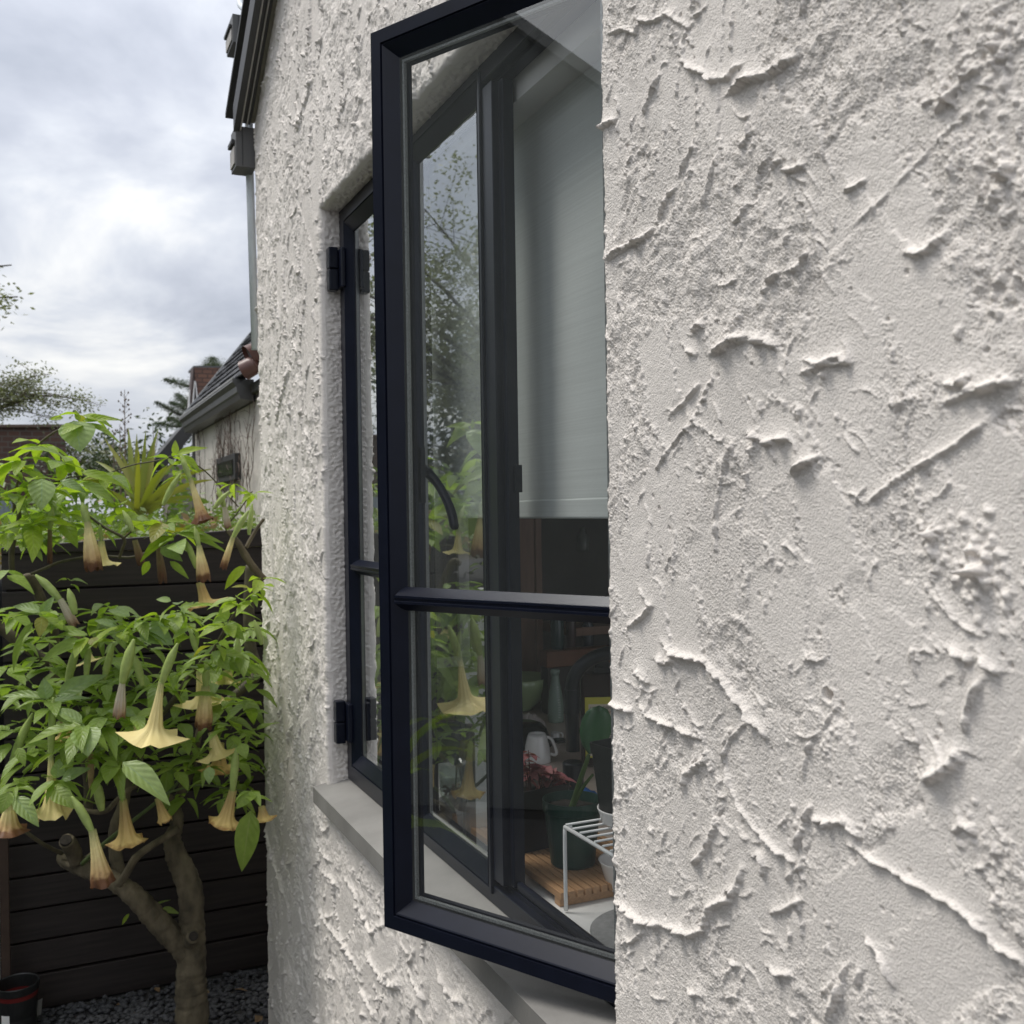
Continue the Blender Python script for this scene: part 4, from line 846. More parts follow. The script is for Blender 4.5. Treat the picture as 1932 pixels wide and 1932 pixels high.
pt = thing('pothos_cutting', (c_.x, c_.y, DK+.08), 'pothos cutting with one green and one yellowing leaf in the pebble jar', 'plant')
outline_leaf('leaf', [(440, 1000), (400, 968), (320, 960), (250, 985), (190, 1040), (172, 1110), (215, 1175), (290, 1180), (360, 1140), (420, 1080)], [(440, 1000), (340, 1060), (250, 1110), (176, 1120)], FJ-.03, MT['pothos'], pt, .008)
outline_leaf('leaf', [(430, 1000), (480, 975), (550, 990), (600, 1030), (625, 1090), (600, 1160), (550, 1195), (480, 1170), (430, 1130), (400, 1080)], [(430, 1000), (480, 1060), (530, 1120), (560, 1185)], FJ-.01, MT['pothos2'], pt, .008)
b = MB(); b.tube(smooth_path([(pz(440, 1000, FJ-.02), .0016), (pz(420, 1150, FJ), .002), (pz(400, 1500, FJ), .002)])[0], .0018, 6); b.build('stem', MT['stem'], pt)
p = at_z(892, 1520, DK); sq_pot('seedling_pot', (p.x+.035, p.y+.02, DK), .062, .088, .092, MT['greenpot'], 'square dark green seedling pot behind the jar, left of the window post', rot=.3)
p = at_z(925, 1560, DK); sq_pot('small_seedling_pot', (p.x+.03, p.y-.02, DK+.0), .055, .075, .075, MT['blackpot'], 'small black seedling pot tight against the left side of the window post', rot=.25)
MT['seedling'] = leaf_mat('seedling_leaf', (.10, .2, .04), (.16, .26, .06)); sm = leaf_mesh('seedling_blade', MT['seedling'], w=.3); rr = random.Random(9); p = at_z(892, 1520, DK)
sg = thing('seedlings', (p.x+.035, p.y+.02, DK+.08), 'tuft of thin green seedlings growing in the square seedling pot', 'plant')
for i in range(16): place_leaf(sm, 'leaf', (p.x+.035+rr.uniform(-.03, .03), p.y+.02+rr.uniform(-.03, .03), DK+.079), (rr.uniform(-.6, .6), rr.uniform(-.6, .6), 1), rr.uniform(.015, .04), sg)
c_ = at_z(905, 1585, DK); px = (c_-EYE).dot(FW)/1932
def tub(c, r, H, label):
    b = MB(); b.lathe([(0, .001), (r*.78, 0), (r*.8, .002), (r*.93, H*.74), (r*.95, H*.75), (r*.97, H*.86), (r, H*.87), (r*1.02, H), (r*.985, H), (r*.92, H*.74), (r*.78, .004)], c, 36); return tag(b.build('plastic_tub', MT['frosted'], smooth=False), label, 'tub')
tub((c_.x+.004, c_.y+.03, DK+.0006), .036, .050, 'larger clear plastic tub on the white sill beside the window post')
c_ = at_z(868, 1562, DK); tub((c_.x+.006, c_.y+.05, DK+.0006), .028, .040, 'smaller clear plastic tub holding tan powder beside the pebble jar')
b = MB(); b.lathe([(0, 0), (.021, 0), (.0235, .022), (0, .024)], (c_.x+.006, c_.y+.05, DK+.003), 24); tag(b.build('tan_powder', mat('tan_powder', (.34, .21, .11), .9)), 'tan powder heaped inside the smaller clear tub', 'powder')
c_ = at_z(870, 1448, DK-.003); px = (c_-EYE).dot(FW)/1932
b = MB(); b.lathe([(0, 0), (46*px, 0), (48*px, 4*px), (49*px, 66*px), (50*px, 68*px), (47*px, 68*px), (46*px, 8*px), (0, 4*px)], (c_.x, c_.y+.05, DK-.0025), 40); tag(b.build('dark_pot', mat('dark_green_enamel', (.02, .05, .04), .15, coat=.5), smooth=True), 'wide dark green cooking pot behind the pothos leaves on the counter', 'pot')
MT['chrome'] = mat('polished_steel', (.6, .6, .6), .18, metal=1); MT['teal'] = mat('teal_glass', (.01, .10, .09), .12, coat=.5)
p0 = at_f(832, 1392, 2.9); p1 = at_f(812, 1332, 2.9); b = MB(); b.tube([p0, p1], [.012, .012], 12); b.tube([p1, p1+(p1-p0).normalized()*.03], [.012, .018], 12); tag(b.build('steel_ladle', MT['chrome'], smooth=True), 'polished steel tube handled ladle leaning in the dark cooking pot', 'utensil')
p0 = at_f(838, 1380, 2.92); p1 = at_f(824, 1322, 2.92); b = MB(); b.tube([p0, p1], .003, 8); tag(b.build('brass_spoon', mat('brass', (.55, .33, .1), .2, metal=1), smooth=True), 'thin brass spoon handle beside the steel ladle', 'utensil')
c_ = at_z(880, 1372, DK-.003); b = MB(); px = (c_-EYE).dot(FW)/1932; b.lathe([(0, 0), (18*px, 0), (23*px, 10*px), (22*px, 36*px), (14*px, 44*px), (0, 46*px)], (c_.x, c_.y, DK-.0025), 28); tag(b.build('teal_jar', MT['teal'], smooth=True), 'rounded teal glass jar behind the dark cooking pot', 'jar')
p0 = at_f(905, 1372, 2.75); p1 = at_f(940, 1350, 2.7); b = MB(); b.box((min(p0.x, p1.x)-.01, p0.y-.04, p0.z-.01), (max(p0.x, p1.x)+.05, p0.y, p1.z)); b.tube([at_f(900, 1372, 2.7), at_f(860, 1357, 2.72)], .003, 8); tag(b.build('steel_tray', MT['chrome'], bevel=.004), 'shiny steel tray with a wire handle behind the seedling pots', 'tray')
p = at_z(825, 1505, DK); b = MB(); b.box((p.x+.02, p.y+.03, DK+.0006), (p.x+.09, p.y+.16, DK+.03)); tag(b.build('white_tray', MT['ceramic'], bevel=.006), 'low white tray on the sill behind the pebble jar', 'tray')
# ------------------------------------------------------------------ ground, gravel, fence
MT['earth'] = mat('dark_ground', (.030, .029, .028), .95, var=.3, vscale=14, bump=.01, bscale=40)
MT['stone'] = mat('grey_gravel', (.048, .049, .053), .8, var=.55, vscale=40)
def sheet(name, x0, y0, x1, y1, z, mt, n=2):
    b = MB(); b.add([(x0, y0, z), (x1, y0, z), (x1, y1, z), (x0, y1, z)], [(0, 1, 2, 3)]); o = b.build(name, mt); o['kind'] = 'structure'; return o
sheet('ground', -70, -60, 70, 90, -.03, MT['earth'])
sheet('path', -3.8, -4, -.02, 3.5, -.012, mat('concrete_path', (.085, .083, .08), .9, var=.2, vscale=5))
gr = np.random.default_rng(3); ico = [(0,0,1),(.89,0,.45),(.28,.85,.45),(-.72,.53,.45),(-.72,-.53,.45),(.28,-.85,.45),(.72,.53,-.45),(-.28,.85,-.45),(-.89,0,-.45),(-.28,-.85,-.45),(.72,-.53,-.45),(0,0,-1)]
icf = [(0,1,2),(0,2,3),(0,3,4),(0,4,5),(0,5,1),(1,6,2),(2,7,3),(3,8,4),(4,9,5),(5,10,1),(2,6,7),(3,7,8),(4,8,9),(5,9,10),(1,10,6),(11,7,6),(11,8,7),(11,9,8),(11,10,9),(11,6,10)]
I = np.array(ico); nst = 5200; V = np.zeros((nst, 12, 3))
for i in range(nst):
    s = np.array([gr.uniform(.007, .016), gr.uniform(.007, .014), gr.uniform(.004, .008)]); a = gr.uniform(0, 6.28); P = I*s*(1+gr.uniform(-.25, .25, (12, 1)))
    P = np.stack([P[:, 0]*math.cos(a)-P[:, 1]*math.sin(a), P[:, 0]*math.sin(a)+P[:, 1]*math.cos(a), P[:, 2]], -1); V[i] = P + np.array([gr.uniform(-1.0, .14), gr.uniform(2.55, 3.54), gr.uniform(-.006, .008)])
o = npmesh('gravel', V, (np.array(icf)[None] + np.arange(nst)[:, None, None]*12).reshape(-1, 3), MT['stone'], None, False); o['kind'] = 'stuff'
gz_ = np.random.default_rng(30)
def litter():
    n = 46; vs = []; fs = []
    for i in range(n):
        x, y = gz_.uniform(-1.0, .1), gz_.uniform(2.6, 3.5); a = gz_.uniform(0, 6.28); l = gz_.uniform(.02, .05); d = Vector((math.cos(a), math.sin(a), 0)); p = Vector((-d.y, d.x, 0)); c = Vector((x, y, .008)); b0 = len(vs)
        vs += [c, c+d*l*.5+p*l*.25+Vector((0, 0, gz_.uniform(.0, .014))), c+d*l+Vector((0, 0, gz_.uniform(0, .012))), c+d*l*.5-p*l*.25+Vector((0, 0, gz_.uniform(0, .014)))]; fs += [(b0, b0+1, b0+2), (b0, b0+2, b0+3)]
    o = mesh('fallen_leaves', vs, fs, mat('fallen_leaf', (.15, .095, .045), .8, var=.5, vscale=15)); o['kind'] = 'stuff'
litter()
sheet('gravel_bed', -1.2, 2.5, .3, 3.56, -.006, MT['earth'])
MT['plank'] = mat('black_brown_plank', (.024, .0175, .0155), .62, var=.35, vscale=7, stretch=(.8, 8, 14), bump=.0009, bscale=60)
FY = 3.60
fe = thing('plank_fence', (-.3, FY, 0), 'dark brown horizontal plank fence behind the trumpet tree', 'fence')
zs = [-.02, .095, .200, .304, .408, .512, .620, .735, .85, .97, 1.09, 1.205, 1.318]; rr = random.Random(1)
for k in range(len(zs)):
    z0 = zs[k]+.0035; z1 = (zs[k+1] if k+1 < len(zs) else 1.4385)-.0035
    b = MB(); dx = rr.uniform(-.004, .004); b.box((-.712, FY+dx, z0), (1.9, FY+.022+dx, z1)); b.build('plank', MT['plank'], fe, bevel=.0018)
b = MB(); b.add([(-.712, FY-.01, 1.436), (1.9, FY-.01, 1.437), (1.9, FY+.06, 1.437), (-.712, FY+.06, 1.436), (-.712, FY-.01, 1.455), (1.9, FY-.01, 1.60), (1.9, FY+.06, 1.60), (-.712, FY+.06, 1.455)], [(0,3,2,1),(4,5,6,7),(0,1,5,4),(1,2,6,5),(2,3,7,6),(3,0,4,7)]); b.build('cap_board', MT['plank'], fe, bevel=.0015)
b = MB(); b.box((-.70, FY+.024, 0), (-.63, FY+.09, 1.43)); b.box((.5, FY+.024, 0), (.57, FY+.09, 1.43)); b.box((-.70, FY+.1, -.02), (1.9, FY+.12, 1.42)); b.build('post', MT['plank'], fe)
p = at_y(9, 1650, 3.52); q = at_y(4, 1650, 3.52)
b = MB(); b.box((q.x-.006, 3.50, 0), (p.x+.012, 3.54, at_y(9, 1462, 3.52).z)); tag(b.build('garden_stake', mat('brown_stake', (.05, .03, .02), .7, var=.2, vscale=20), bevel=.002), 'thin brown wooden stake standing at the left end of the plank fence', 'stake')
b = MB(); b.box((-2.6, 3.62, 0), (-.735, 3.66, 1.25)); tag(b.build('white_screen', MT['white'], bevel=.003), 'white screen board beyond the brown stake at the edge of the fence', 'screen')
# red nursery pot by the fence
p = at_z(34, 1948, 0); Fp = (p-EYE).dot(FW); px = Fp/1932
rp_ = thing('red_nursery_pot', (p.x, p.y, 0), 'empty red plastic nursery pot with a black rim on the gravel', 'plant pot')
zt1 = at_f(34, 1852, Fp).z; H = zt1
R0 = 37*px
b = MB(); b.lathe([(R0*.98, H-.026), (R0*1.02, H-.024), (R0*1.05, H-.003), (R0*1.03, H), (R0*.99, H-.003), (R0*.97, H-.03), (R0*.93, H*.5), (R0*.8, .02), (0, .02)], (p.x, p.y, 0), 40); b.build('rim', MT['blackpot'], rp_)
b = MB(); b.lathe([(R0*.86, .055), (R0*.985, H-.0262)], (p.x, p.y, 0), 40); b.build('side', mat('red_plastic', (.125, .012, .011), .4, var=.1, vscale=10), rp_, smooth=True)
b = MB(); b.lathe([(0, .001), (R0*.84, 0), (R0*.90, .012), (R0*.885, .054), (R0*.865, .0549)], (p.x, p.y, 0), 40); b.build('base', MT['blackpot'], rp_)
b = MB(); vs = []
for z in (at_f(5, 1900, Fp).z, at_f(5, 1925, Fp).z):
    for a in (3.9, 4.05, 4.2, 4.35): vs.append((p.x+R0*.985*math.cos(a), p.y+R0*.985*math.sin(a), z))
b.add(vs, [(i, i+1, i+5, i+4) for i in range(3)]); b.build('sticker', MT['white'], rp_)
p = at_z(66, 1925, 0); b = MB(); b.add([(p.x-.012, p.y, .0), (p.x+.016, p.y+.01, 0), (p.x+.022, p.y+.006, .06), (p.x-.004, p.y-.004, .055), (p.x-.012, p.y+.003, .0), (p.x+.016, p.y+.013, 0), (p.x+.022, p.y+.009, .06), (p.x-.004, p.y-.001, .055)], [(0,1,2,3),(7,6,5,4),(0,4,5,1),(1,5,6,2),(2,6,7,3),(3,7,4,0)])
tag(b.build('plant_tag', mat('grey_plant_tag', (.25, .25, .24), .6)), 'small grey plant tag stuck in the gravel beside the red pot', 'tag')
# ------------------------------------------------------------------ angel's trumpet tree
MT['bark'] = mat('grey_brown_bark', (.115, .095, .060), .88, var=.55, vscale=26, bump=.012, bscale=34, stretch=(1, 1, .5), detail=8)
MT['bark2'] = mat('dark_young_stem', (.085, .075, .042), .75, var=.3, vscale=40, bump=.001, bscale=120)
MT['greenstem'] = mat('green_shoot', (.085, .12, .035), .6, var=.2, vscale=30)
LIME = leaf_mat('young_lime_leaf', (.26, .36, .040), (.33, .42, .06), trans=.45, rough=.45)
MIDG = leaf_mat('mid_green_leaf', (.22, .315, .060), (.29, .385, .08), trans=.38, rough=.42)
BLUE = leaf_mat('blue_green_leaf', (.215, .31, .10), (.28, .37, .12), trans=.28, rough=.38, vein=(.22, .32, .17))
YELL = leaf_mat('yellowing_leaf', (.27, .27, .05), (.33, .30, .06), trans=.4)
TB = at_f(355, 1985, 2.95); tree = thing('angel_trumpet_tree', (TB.x, TB.y, 0), 'angel trumpet tree with forked bare trunk and hanging cream flowers before the dark fence', 'tree')
CC = {'c8': (0, 1405.6, 3.877), 'cb': (0, 958.4, 3.877), 'c2': (0, 638.9, 3.024), 'c4': (0, 702.8, 7.56), 'U': (0, 0, 1)}
def cp_(k, x, y, F): ox, oy, s = CC[k]; return at_f(ox+x/s, oy+y/s, F)
def limb(name, k, pts, mt, n=12, kn=7, wob=0.0, lump=0):
    """(x, y, width, depth) in one of the crops"""
    s = CC[k][2]; pr = [(cp_(k, x, y, F), w/s/1932*F/2) for x, y, w, F in pts]; sp, sr = smooth_path(pr, kn)
    if lump: sr = [r*(1+lump*math.sin(i*1.7+len(pts))*math.sin(i*.61)) for i, r in enumerate(sr)]
    b = MB(); b.tube(sp, sr, n, wob=wob); return b.build(name, mt, tree, smooth=True)
T0 = 2.95
limb('trunk', 'c8', [(1405, 2300, 250, T0), (1405, 1950, 235, T0), (1395, 1780, 222, T0), (1400, 1600, 205, T0), (1405, 1400, 190, T0), (1400, 1250, 180, T0), (1395, 1080, 178, T0), (1345, 930, 172, T0), (1285, 800, 150, T0), (1262, 680, 120, T0), (1290, 590, 95, T0), (1295, 500, 80, T0), (1240, 400, 70, T0), (1180, 330, 52, T0)], MT['bark'], 20, 10, .045, .06)
limb('limb', 'c8', [(1400, 1620, 150, T0), (1330, 1480, 165, T0-.01), (1230, 1370, 170, T0-.03), (1110, 1240, 165, T0-.05), (990, 1110, 150, T0-.07), (860, 1010, 130, T0-.05), (720, 940, 125, T0-.02), (580, 890, 120, T0+.02), (470, 840, 95, T0+.05), (445, 800, 60, T0+.06)], MT['bark'], 20, 10, .045, .07)
limb('stub', 'c8', [(560, 860, 100, T0), (540, 790, 115, T0-.01), (510, 730, 118, T0-.03), (485, 700, 108, T0-.05)], MT['bark'], 16, 5, .02)
limb('knot', 'c8', [(1380, 1470, 60, T0-.02), (1400, 1420, 90, T0-.06), (1412, 1400, 98, T0-.085)], MT['bark'], 14, 4)
for (x, y, F, r) in ((1415, 1398, T0-.092, 34), (481, 694, T0-.056, 44)):
    c = cp_('c8', x, y, F); b = MB(); d = (EYE-c).normalized()*.6+Vector((0, 0, .4 if x < 900 else 0)); d.normalize(); rr_ = r/3.877/1932*F; b.tube([c-d*.006, c+d*.002], [rr_, rr_*.9], 14); b.build('cut_end', mat('dark_cut_wood_%d' % x, (.03, .024, .018), .9, var=.4, vscale=120), tree)
limb('limb', 'c8', [(900, 1010, 80, T0), (860, 880, 95, T0+.02), (840, 740, 95, T0+.04), (845, 600, 90, T0+.05), (890, 470, 80, T0+.06), (930, 330, 72, T0+.08), (990, 150, 60, T0+.1), (1050, -30, 46, T0+.12), (1060, -200, 36, T0+.12)], MT['bark'], 12, 6, .02, .05)
limb('branch', 'c8', [(870, 1020, 58, T0-.11), (930, 930, 56, T0-.12), (990, 830, 58, T0-.12), (1080, 755, 52, T0-.1), (1200, 680, 50, T0-.08), (1310, 610, 46, T0-.07)], MT['bark'], 12, 6, .03, .06)
limb('branch', 'c8', [(600, 870, 34, T0-.05), (740, 740, 32, T0-.08), (900, 610, 30, T0-.1), (1130, 430, 26, T0-.1), (1250, 330, 22, T0-.12), (1330, 240, 18, T0-.14)], MT['greenstem'], 8)
limb('branch', 'c8', [(600, 470, 26, T0-.15), (690, 490, 36, T0-.16), (780, 480, 38, T0-.16), (850, 410, 38, T0-.16), (930, 335, 36, T0-.16), (1020, 290, 34, T0-.14)], MT['bark'], 10)
limb('branch', 'c8', [(1220, 355, 17, T0-.2), (1400, 300, 16, T0-.22), (1560, 300, 15, T0-.24), (1740, 330, 14, T0-.25), (1850, 340, 12, T0-.27)], MT['greenstem'], 8)
limb('branch', 'c8', [(1290, 420, 60, T0+.1), (1350, 290, 72, T0+.12), (1400, 180, 66, T0+.14), (1430, 40, 55, T0+.16), (1470, -150, 48, T0+.18), (1540, -330, 40, T0+.2)], MT['bark'], 12, 6, .02, .05)
limb('branch', 'c8', [(180, 630, 26, T0-.1), (290, 710, 30, T0-.06), (380, 760, 32, T0-.02), (450, 790, 36, T0+.02)], MT['bark2'], 8)
limb('branch', 'c8', [(450, 850, 40, T0+.02), (540, 880, 40, T0), (700, 780, 36, T0), (830, 690, 30, T0+.02)], MT['bark'], 8)
limb('limb', 'cb', [(410, 1330, 84, T0+.25), (405, 1150, 82, T0+.25), (400, 980, 82, T0+.24), (370, 850, 80, T0+.22), (320, 720, 76, T0+.2), (270, 600, 74, T0+.18), (220, 510, 66, T0+.16), (150, 530, 50, T0+.15)], MT['bark'], 12, 6, .02, .05)
limb('limb', 'cb', [(-60, 820, 84, T0+.2), (40, 900, 82, T0+.22), (150, 990, 80, T0+.24), (260, 1060, 78, T0+.26), (380, 1140, 74, T0+.27)], MT['bark'], 12, 6, .02)
limb('limb', 'c8', [(640, 500, 70, T0+.26), (650, 350, 72, T0+.26), (640, 200, 76, T0+.25), (600, 50, 78, T0+.25), (430, -180, 76, T0+.25)], MT['bark2'], 12)
limb('branch', 'cb', [(90, 480, 42, T0), (85, 330, 40, T0-.02), (110, 190, 38, T0-.04), (140, 50, 34, T0-.06), (95, -60, 30, T0-.06), (60, -180, 24, T0-.06)], MT['bark2'], 8)
limb('branch', 'cb', [(230, 480, 22, T0-.05), (330, 440, 22, T0-.07), (440, 395, 21, T0-.08), (590, 365, 20, T0-.1), (750, 352, 19, T0-.1), (960, 360, 18, T0-.1), (1100, 310, 16, T0-.1), (1160, 270, 14, T0-.1)], MT['bark2'], 8)
limb('branch', 'cb', [(640, 50, 18, T0-.15), (760, 140, 20, T0-.14), (905, 222, 22, T0-.13), (895, 300, 22, T0-.12), (870, 370, 20, T0-.11)], MT['bark2'], 8)
limb('branch', 'cb', [(905, 222, 18, T0-.13), (960, 170, 16, T0-.14), (1010, 120, 14, T0-.15)], MT['bark2'], 8)
limb('branch', 'cb', [(1665, 165, 30, T0-.1), (1730, 240, 44, T0-.09), (1790, 340, 56, T0-.08), (1850, 430, 54, T0-.07), (1930, 520, 50, T0-.05)], MT['bark'], 10, 6, .03, .05)
limb('branch', 'cb', [(1800, 290, 30, T0-.07), (1860, 180, 26, T0-.06), (1930, 80, 22, T0-.05)], MT['bark'], 8)
limb('limb', 'cb', [(1830, 420, 70, T0+.3), (1820, 700, 84, T0+.3), (1830, 1000, 88, T0+.3), (1880, 1200, 84, T0+.3), (1800, 1300, 70, T0+.28), (1660, 1420, 60, T0+.25), (1520, 1600, 56, T0+.2)], MT['bark2'], 10)
limb('branch', 'cb', [(1100, 1560, 44, T0-.05), (1200, 1490, 44, T0-.08), (1290, 1380, 44, T0-.1), (1390, 1230, 42, T0-.12), (1480, 1130, 36, T0-.14), (1560, 1040, 26, T0-.15), (1640, 900, 24, T0-.18), (1720, 770, 20, T0-.2), (1830, 640, 15, T0-.24), (1930, 540, 10, T0-.26)], MT['bark2'], 10, 6, .02)
limb('branch', 'cb', [(1240, 1290, 44, T0+.1), (1100, 1500, 46, T0+.1), (1050, 1700, 44, T0+.08), (1020, 1880, 44, T0+.05)], MT['bark'], 10)
limb('branch', 'c4', [(200, 1990, 52, 2.85), (215, 1740, 44, 2.84), (255, 1560, 42, 2.83), (305, 1390, 40, 2.82), (340, 1230, 38, 2.81), (400, 1170, 36, 2.8), (500, 1060, 36, 2.79), (640, 945, 34, 2.78), (760, 860, 30, 2.77), (900, 785, 24, 2.76), (1060, 690, 18, 2.75)], MT['bark2'], 10)
limb('branch', 'c4', [(650, 1570, 20, 2.7), (850, 1550, 22, 2.7), (1010, 1490, 20, 2.69), (1300, 1480, 16, 2.68)], MT['bark2'], 8)
limb('branch', 'c4', [(340, 1260, 24, 2.82), (220, 1420, 22, 2.84), (90, 1450, 18, 2.86)], MT['bark2'], 8)
limb('branch', 'c2', [(640, 760, 7, T0-.2), (760, 720, 8, T0-.2), (900, 695, 8, T0-.2), (1010, 660, 8, T0-.22)], MT['bark2'], 8)
limb('branch', 'c2', [(1010, 670, 8, T0-.22), (1150, 740, 8, T0-.2), (1270, 860, 8, T0-.18), (1360, 960, 8, T0-.18)], MT['bark2'], 8)
limb('branch', 'c2', [(1440, 870, 7, T0-.2), (1400, 930, 8, T0-.2), (1350, 1000, 8, T0-.2), (1290, 1080, 8, T0-.18), (1310, 1120, 9, T0-.16)], MT['bark2'], 8)
def flower_mat(name, stops, rough=.6):
    mt = bpy.data.materials.new(name); mt.use_nodes = True; t = mt.node_tree; p = t.nodes['Principled BSDF']; o = t.nodes['Material Output']
    uvn = N('ShaderNodeUVMap', t); sp = N('ShaderNodeSeparateXYZ', t); L(uvn.outputs[0], sp.inputs[0], t)
    nz = N('ShaderNodeTexNoise', t); nz.inputs['Scale'].default_value = 70; nz.inputs['Detail'].default_value = 4; tcn = N('ShaderNodeTexCoord', t); L(tcn.outputs['Object'], nz.inputs['Vector'], t)
    f = M_('ADD', sp.outputs[1], M_('MULTIPLY', M_('SUBTRACT', nz.outputs[0], .5, tree=t), .28, tree=t), tree=t); r = N('ShaderNodeValToRGB', t); L(f, r.inputs[0], t)
    r.color_ramp.elements[0].position, r.color_ramp.elements[0].color = stops[0][0], (*stops[0][1], 1); r.color_ramp.elements[1].position, r.color_ramp.elements[1].color = stops[-1][0], (*stops[-1][1], 1)
    for a, c in stops[1:-1]: e = r.color_ramp.elements.new(a); e.color = (*c, 1)
    rib = M_('SINE', M_('MULTIPLY', sp.outputs[0], 6.2832*10, tree=t), tree=t); bp = N('ShaderNodeBump', t); bp.inputs['Distance'].default_value = .002; bp.inputs['Strength'].default_value = .5; L(rib, bp.inputs['Height'], t); L(bp.outputs[0], p.inputs['Normal'], t)
    L(r.outputs[0], p.inputs['Base Color'], t); p.inputs['Roughness'].default_value = rough
    tl = N('ShaderNodeBsdfTranslucent', t); L(r.outputs[0], tl.inputs[0], t); ms = N('ShaderNodeMixShader', t); ms.inputs[0].default_value = .18; L(p.outputs[0], ms.inputs[1], t); L(tl.outputs[0], ms.inputs[2], t); L(ms.outputs[0], o.inputs[0], t)
    return mt
CR, PE, BR = (.92, .81, .38), (.92, .68, .26), (.19, .085, .035)
MT['fresh'] = flower_mat('cream_trumpet', [(0, (.50, .55, .22)), (.25, CR), (.7, (.92, .78, .35)), (1, (.92, .76, .34))])
MT['peach'] = flower_mat('peach_trumpet', [(0, (.50, .45, .17)), (.3, (.58, .41, .17)), (.9, PE), (1.1, (.5, .29, .1))])
MT['brown'] = flower_mat('browning_trumpet', [(0, (.42, .43, .18)), (.3, CR), (.74, (.62, .42, .19)), (.86, BR), (1, (.12, .05, .022))])
MT['white_wilt'] = flower_mat('wilted_white_trumpet', [(0, (.55, .52, .36)), (.5, (.58, .52, .40)), (.8, (.48, .36, .25)), (1, (.22, .11, .06))])
MT['drybrown'] = flower_mat('dry_brown_trumpet', [(0, (.22, .20, .08)), (.4, (.22, .15, .07)), (.8, (.14, .065, .03)), (1, (.09, .04, .02))])
MT['calyx'] = mat('green_calyx', (.33, .42, .12), .55, var=.15, vscale=60); MT['drycalyx'] = mat('dry_calyx', (.36, .26, .13), .7, var=.25, vscale=50)
rf = random.Random(12)
def axis_frame(d):
    d = d.normalized(); x = d.orthogonal().normalized(); return d, x, d.cross(x)
def flower(k, p0, p1, p2, F, w0=14, wm=26, flare=0, mt='fresh', cal='calyx', calw=22, lobes=5, curl=.12):
    """calyx from p0 to p1, corolla from p1 to its mouth p2; widths in crop pixels"""
    s = CC[k][2]; sc_ = F/1932/s/2; A, B, C = (cp_(k, *q, F) for q in (p0, p1, p2)); d, x, y = axis_frame(C-B); ln = (C-B).length; n = 20; m_ = 15
    ph0 = rf.random()*6.28; vs = []; uv = []; R0, R1, RF = w0*sc_, wm*sc_, max(flare, wm)*sc_
    for i in range(m_):
        t = i/(m_-1)
        if flare:
            tt = min(t/.8, 1); r = R0 + (R1-R0)*tt**1.7; ax_ = ln*(t if t < .8 else .8+(t-.8)*.95); q = max(0, (t-.72)/.28); r += (RF-R1)*q**1.9
        else:
            r = R0 + (R1-R0)*math.sin(math.pi*.5*t)**1.3; ax_ = ln*t; q = max(0, (t-.8)/.2); r *= 1-.12*q
        for j in range(n):
            a = 6.2832*j/n; lob = (.5+.5*math.cos(lobes*a+ph0))
            rr_ = r; az = ax_
            if flare: rr_ = r*(1+q*q*(.34*lob**3-.20)); az = ax_ - ln*curl*q*q*lob**4 + ln*.03*q*math.sin(a*3+ph0)
            else: rr_ = r*(1+.14*q*math.sin(7*a+ph0)+.05*math.sin(3*a+ph0*2)); az = ax_+ln*.05*q*math.sin(4*a+ph0)
            jit = rf.uniform(-1, 1)*.05*q
            vs.append(B + d*az + (x*math.cos(a)+y*math.sin(a))*rr_*(1+jit)); uv.append((j/n, t))
    fs = [(i*n+j, i*n+(j+1) % n, (i+1)*n+(j+1) % n, (i+1)*n+j) for i in range(m_-1) for j in range(n)]
    o = mesh('flower', vs, fs, MT[mt], tree, True, uv)
    if cal: calyx(A, B + (C-B)*.06, calw*sc_, o, MT[cal])
    return o
def calyx(A, B, r, parent, mt, name='calyx'):
    dd = B-A; sag = Vector((0, 0, -.04*dd.length)); pts = [(A, r*.22), (A.lerp(B, .12)-sag*.3, r*.5), (A.lerp(B, .35)-sag, r*.95), (A.lerp(B, .65)-sag, r), (A.lerp(B, .9)-sag*.3, r*.72), (B, r*.5)]
    b = MB(); sp, sr = smooth_path(pts, 3); b.tube(sp, sr, 9); return b.build(name, mt, parent, smooth=True)
TF = T0-.33
flower('cb', (600, -40), (640, 100), (690, 450), TF, 44, 130, 0, 'brown', calw=58)
flower('cb', (730, 120), (740, 240), (755, 430), TF+.1, 44, 90, 250, 'fresh', calw=30)
flower('c2', (1030, 670), (1085, 800), (1165, 1050), TF+.02, 26, 66, 130, 'brown', calw=32, curl=.05)
flower('c2', (1110, 1070), (1135, 1180), (1162, 1385), TF, 28, 80, 0, 'brown', calw=30)
flower('c2', (1100, 1300), (1140, 1390), (1180, 1530), TF+.06, 44, 74, 230, 'peach', cal=None)
flower('c2', (1420, 980), (1330, 1130), (1272, 1310), TF, 26, 42, 0, 'brown', calw=36)
flower('c2', (870, 1060), (902, 1180), (930, 1390), TF+.1, 26, 52, 0, 'drybrown', calw=32)
flower('cb', (260, 490), (440, 670), (545, 860), TF, 44, 72, 0, 'white_wilt', calw=62)
flower('cb', (980, 960), (895, 1270), (870, 1530), TF-.1, 40, 92, 0, 'white_wilt', calw=80)
flower('cb', (1300, 990), (1180, 1270), (1115, 1710), TF-.12, 44, 130, 470, 'fresh', calw=66)
flower('cb', (1490, 1030), (1470, 1190), (1490, 1440), TF+.1, 70, 110, 400, 'fresh', cal=None)
flower('cb', (1510, 1100), (1505, 1300), (1490, 1610), TF, 60, 130, 0, 'brown', calw=56)
flower('cb', (1500, 1500), (1550, 1640), (1600, 1830), TF+.05, 60, 120, 300, 'fresh', cal=None)
flower('cb', (1600, 1560), (1610, 1720), (1600, 1930), TF+.12, 60, 120, 290, 'peach', cal=None)
